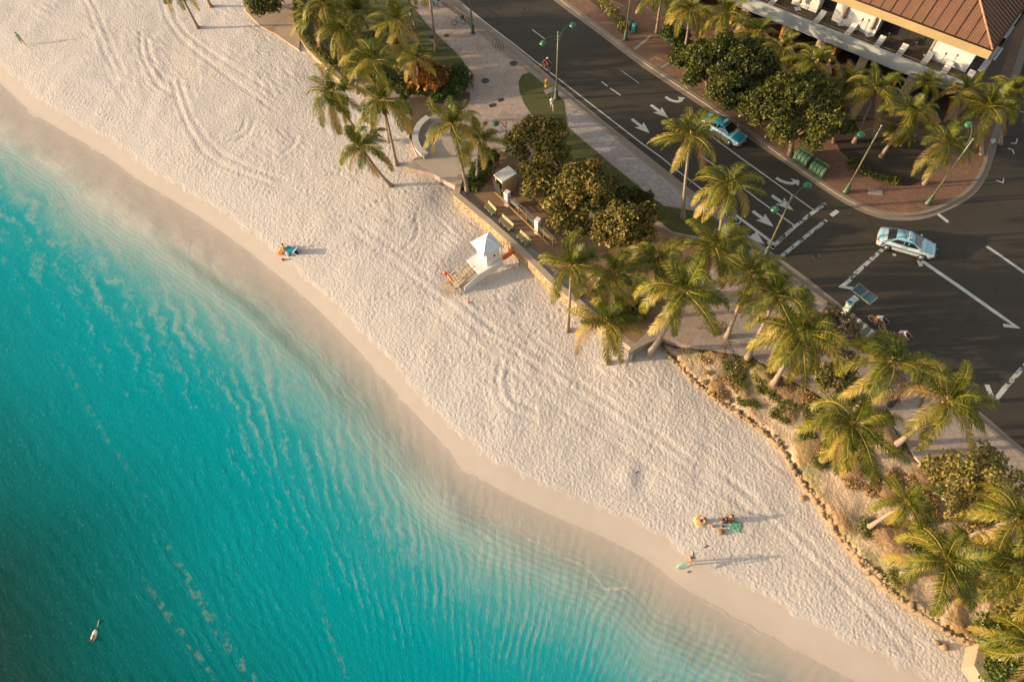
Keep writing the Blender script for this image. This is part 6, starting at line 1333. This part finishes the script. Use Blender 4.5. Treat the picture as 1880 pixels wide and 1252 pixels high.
WHT = CL('white', (.66, .64, .62)); BLU = CL('blue', (.12, .25, .34)); RED = CL('red', (.50, .06, .03)); ORA = CL('orange', (.70, .24, .03)); DRK = CL('dark', (.03, .03, .032)); GRN = CL('green', (.14, .35, .20)); PNK = CL('pink', (.55, .20, .18)); LBL = CL('light_blue', (.35, .52, .56)); KHA = CL('khaki', (.35, .27, .17)); TEA = CL('teal', (0, .30, .38))
person(GS(45, 84), facing((45, 84), (20, 60)), 'person in a pale green shirt walking on the empty upper left sand', GRN, KHA, 'walk')
person(G(1013, 204, .15), facing((1013, 204), (1010, 150)), 'person in white running across the grass below the lamp', WHT, LBL, 'run', hat=None)
person(GS(593, 105), facing((593, 105), (620, 160)), 'person in a red top standing against the curved lawn wall', RED, DRK, 'stand')
person(G(868, 158, .13), facing((868, 158), (860, 100)), 'person in dark clothes walking past the round hedge', DRK, KHA, 'walk', legs_skin=False)
person(G(756, 40, .15), facing((756, 40), (740, 10)), 'person in a pale shirt beside a palm trunk at the top of the lawn', LBL, WHT, 'walk')
person(G(794, 80, .15), facing((794, 80), (790, 40)), 'person in a grey top standing close to the thin palm by the promenade', CL('grey', (.25, .25, .24)), DRK, 'stand')
person(G(735, 98, .15), facing((735, 98), (735, 60)), 'person in a cream shirt on the lawn behind the middle palm trunk', CL('cream', (.55, .45, .32)), KHA, 'stand')
person(G(1128, 27, .4), facing((1128, 27), (1150, 50)), 'person in pink sitting on the low wall beside the yellow hedge', PNK, WHT, 'sit')
# cyclists: rider and bicycle are separate things
def cyclist(px, py, to, mt, label, bl, top, bottom, hat=None, hair=HAIRD, rimc=None):
    p = G(px, py, .006); f = facing((px, py), to); bicycle(p, f + math.pi / 2, mt, bl, rimc=rimc)
    q = p + Vector((math.cos(f + math.pi / 2) * -.24, math.sin(f + math.pi / 2) * -.24, 0)); person(q, f, label, top, bottom, 'cycle', hair, hat)
MRED = plain('frame_red', (.35, .02, .01), .4)
cyclist(1002, 128, (1040, 158), MRED, 'person in a red shirt and white helmet riding in the kerb lane at the top', 'dark red bicycle ridden along the edge line beyond the lamp', RED, DRK, HELM)
cyclist(1607, 597, (1640, 625), MRED, 'person in a light blue shirt and orange shorts riding past the docks', 'bicycle with pale rims and red frame beside the bicycle docks', LBL, ORA, rimc=MRIM)
cyclist(1648, 624, (1690, 655), plain('frame_white', (.5, .5, .45), .4), 'person in a white shirt bent forward riding half behind a palm', 'pale bicycle half hidden by the palm over the docks', WHT, PNK)
person(G(1597, 705, .13), facing((1597, 705), (1620, 690)), 'person in a cream top sitting on the promenade behind the leaning palm trunk', CL('cream', (.55, .45, .32)), DRK, 'sit')
person(G(1172, 535, .14), facing((1172, 535), (1180, 500)), 'person in purple standing between the palms near the hut', CL('purple', (.2, .07, .15)), DRK, 'stand')
# group with the teal beach chair
GB = 'beach goers near the water'
pc = GS(535, 462); root = empty('beach_chair', pc, rad(150), 'teal and white low beach chair with umbrella cloth on the sand', 'beach chair')
mb = MB(); mb.box((.1, 0, .22), (1.0, .7, .05), bev=.015); mb.build('seat', TEA, root); mb = MB(); mb.box((-.62, 0, .5), (.85, .72, .05), rot=Matrix.Rotation(rad(50), 3, 'Y'), bev=.015); bk = mb.build('backrest', TEA, root)
for y in (-.25, 0, .25): mb = MB(); mb.box((-.6, y, .54), (.8, .05, .03), rot=Matrix.Rotation(rad(50), 3, 'Y')); mb.build('stripe', WHT, bk)
for y in (-.34, .34): mb = MB(); mb.tube([(.55, y, 0), (.1, y, .3), (-.5, y, .0)], .02, 6); mb.build('frame', MGR, root)
person(GS(521, 461), rad(-40), 'person with orange towel sitting beside the teal chair', ORA, PNK, 'sit', group=GB); person(GS(530, 470), rad(20), 'child in a white top sitting below the teal chair', WHT, PNK, 'sit', scale=.72, group=GB)
def blob(name, p, r, mt, label, cat, flat=.6):
    root = empty(name, p, 0, label, cat); mb = MB(); mb.ball((0, 0, r * flat * .8), (r, r * .8, r * flat), 0, 12, 8, .06, rng); mb.build('bag_body', mt, root); mb = MB(); mb.tube([(-r * .5, 0, r * flat * 1.3), (-r * .25, 0, r * flat * 2.1), (r * .25, 0, r * flat * 2.1), (r * .5, 0, r * flat * 1.3)], .018, 5); mb.build('handle', mt, root); return root
def towel(c, L, W, rz, mt, label, stripes=None):
    p = Vector(c); r_ = random.Random(int(p.x * 10)); nx_, ny_ = 12, 8; vs = [((i / nx_ - .5) * L, (j / ny_ - .5) * W, .05 + .02 * math.sin(i * 1.1) * math.cos(j * 1.3) + r_.uniform(0, .015)) for j in range(ny_ + 1) for i in range(nx_ + 1)]; k = len(vs)
    vs += [(a, b_, z_ - .02) for a, b_, z_ in vs]; fs = [[j * (nx_ + 1) + i, j * (nx_ + 1) + i + 1, (j + 1) * (nx_ + 1) + i + 1, (j + 1) * (nx_ + 1) + i] for j in range(ny_) for i in range(nx_)]; ed = [i for i in range(nx_ + 1)] + [(j + 1) * (nx_ + 1) - 1 for j in range(1, ny_ + 1)] + [ny_ * (nx_ + 1) + i for i in range(nx_ - 1, -1, -1)] + [j * (nx_ + 1) for j in range(ny_ - 1, 0, -1)]
    fs += [[ed[i], k + ed[i], k + ed[(i + 1) % len(ed)], ed[(i + 1) % len(ed)]] for i in range(len(ed))]; mb = MB(); mb.add(vs, fs, 0, True); o = mb.mesh('beach_towel', mt); o = link('beach_towel', o, None, p); o.rotation_euler = (0, 0, rz); return tag(o, label, 'towel')
towel(GS(517, 462), .95, .5, rad(75), ORA, 'orange towel left of the teal beach chair'); blob('beach_bag', GS(543, 464), .2, DRK, 'dark beach bag right of the teal chair', 'bag'); blob('red_bucket', GS(520, 478), .15, RED, 'small red bucket on the sand below the group', 'bucket', 1.0); blob('beach_bag', GS(546, 466), .14, DRK, 'small black bag furthest right of the teal chair group', 'bag')
# group with round towels
def round_towel(c, r, mt, label):
    mb = MB(); n = 26; vs = [(0, 0, .08)]
    for k, rr2 in enumerate((.5, .85, 1.0)):
        for i in range(n): a = 2 * math.pi * i / n; q_ = r * rr2 * (1 + .05 * math.sin(a * 5)); vs.append((q_ * math.cos(a), q_ * math.sin(a), .06 + .02 * math.sin(a * 3 + k) - (.05 if k == 2 else 0)))
    fs = [[0, 1 + i, 1 + (i + 1) % n] for i in range(n)]
    for k in range(2):
        for i in range(n): fs.append([1 + k * n + i, 1 + (k + 1) * n + i, 1 + (k + 1) * n + (i + 1) % n, 1 + k * n + (i + 1) % n])
    mb.add(vs, fs, 0, True); o = link('beach_towel', mb.mesh('beach_towel', mt), None, Vector(c)); return tag(o, label, 'towel')
round_towel(GS(1286, 957), .52, CL('yellow', (.60, .46, .20)), 'round pale yellow beach towel under a seated person'); towel(GS(1350, 966), .85, .75, rad(-25), GRN, 'green towel to the right of the seated couple')
person(GS(1293, 957), rad(100), 'person seated at the edge of the round yellow towel', SKIN, DRK, 'sit', group=GB, hair=HAIRD); person(GS(1333, 959), rad(60), 'person in dark clothes sitting beside the green towel', DRK, DRK, 'sit', group=GB)
person(GS(1337, 955), rad(-60), 'tanned person sitting behind the one in dark clothes', SKIN, RED, 'sit', group=GB)
blob('beach_bag', GS(1323, 977), .28, CL('straw', (.28, .17, .09)), 'round straw bag below the seated couple', 'bag', .5); blob('beach_bag', GS(1308, 966), .15, PNK, 'small pink bag between the two towels', 'bag'); blob('beach_bag', GS(1327, 966), .12, DRK, 'tiny black pouch next to the seated couple', 'bag')
# surfer with board
rt, hd_ = person(GS(1262, 1034), rad(95), 'bare backed person in red shorts carrying a board at the edge of the wet sand', SKIN, RED, 'carry')
pb = GS(1252, 1040); board('surfboard', pb + Vector((0, -.1, .75)), 1.15, .42, .07, rad(10), plain('board_pale_green', (.42, .58, .40), .3), 'pale green bodyboard held beside the person at the wet sand', 'bodyboard', fin=False).rotation_euler = (rad(25), 0, rad(10))
# surfer lying on a board in the water
ps = G(173, 1166, WATER_Z - .01); a = math.atan2(UP.y, UP.x); board('bodyboard', ps, .8, .42, .07, a, plain('board_cream', (.55, .46, .34), .35), 'small cream bodyboard floating in the dark water at lower left', 'bodyboard', fin=False)
_rt, _ = person(ps + Vector((-.02, .34, -.1)), a + math.pi / 2, 'person lying face down on the small bodyboard, legs under water', SKIN, KHA, 'prone'); _rt.scale = (.82, .82, .82); _rt.rotation_euler = (rad(-74), 0, a + math.pi / 2)
# washed up seaweed scraps and driftwood
for i, (px, py, lb) in enumerate(((1272, 1026, 'short dark stick of driftwood behind the person with the board'), (1262, 1051, 'dark scrap of seaweed on the wet sand below the person with the board'), (1292, 1005, 'small dark twig above the person with the board'), (1166, 868, 'tiny dark twig beside the hollow in the sand'), (861, 412, 'brown scrap left of the lifeguard roof'))):
    p = GS(px, py); mb = MB(); r_ = random.Random(i); q = [Vector((0, 0, .03))]
    for k in range(5): q.append(q[-1] + Vector((r_.uniform(-.08, .1) + (.07 if i != 0 else 0), r_.uniform(-.05, .05) + (.12 if i == 0 else 0), r_.uniform(-.01, .02))))
    mb.tube(q, [.04, .035, .03, .025, .02, .01], 6); mb.tube([q[2], q[2] + Vector((.12, .1, .02))], [.02, .01], 5); o = mb.build('driftwood', plain('driftwood', (.07, .055, .04), .9), None, p)
    o.data.transform(Matrix.Translation(p)); tag(o, lb, 'driftwood')
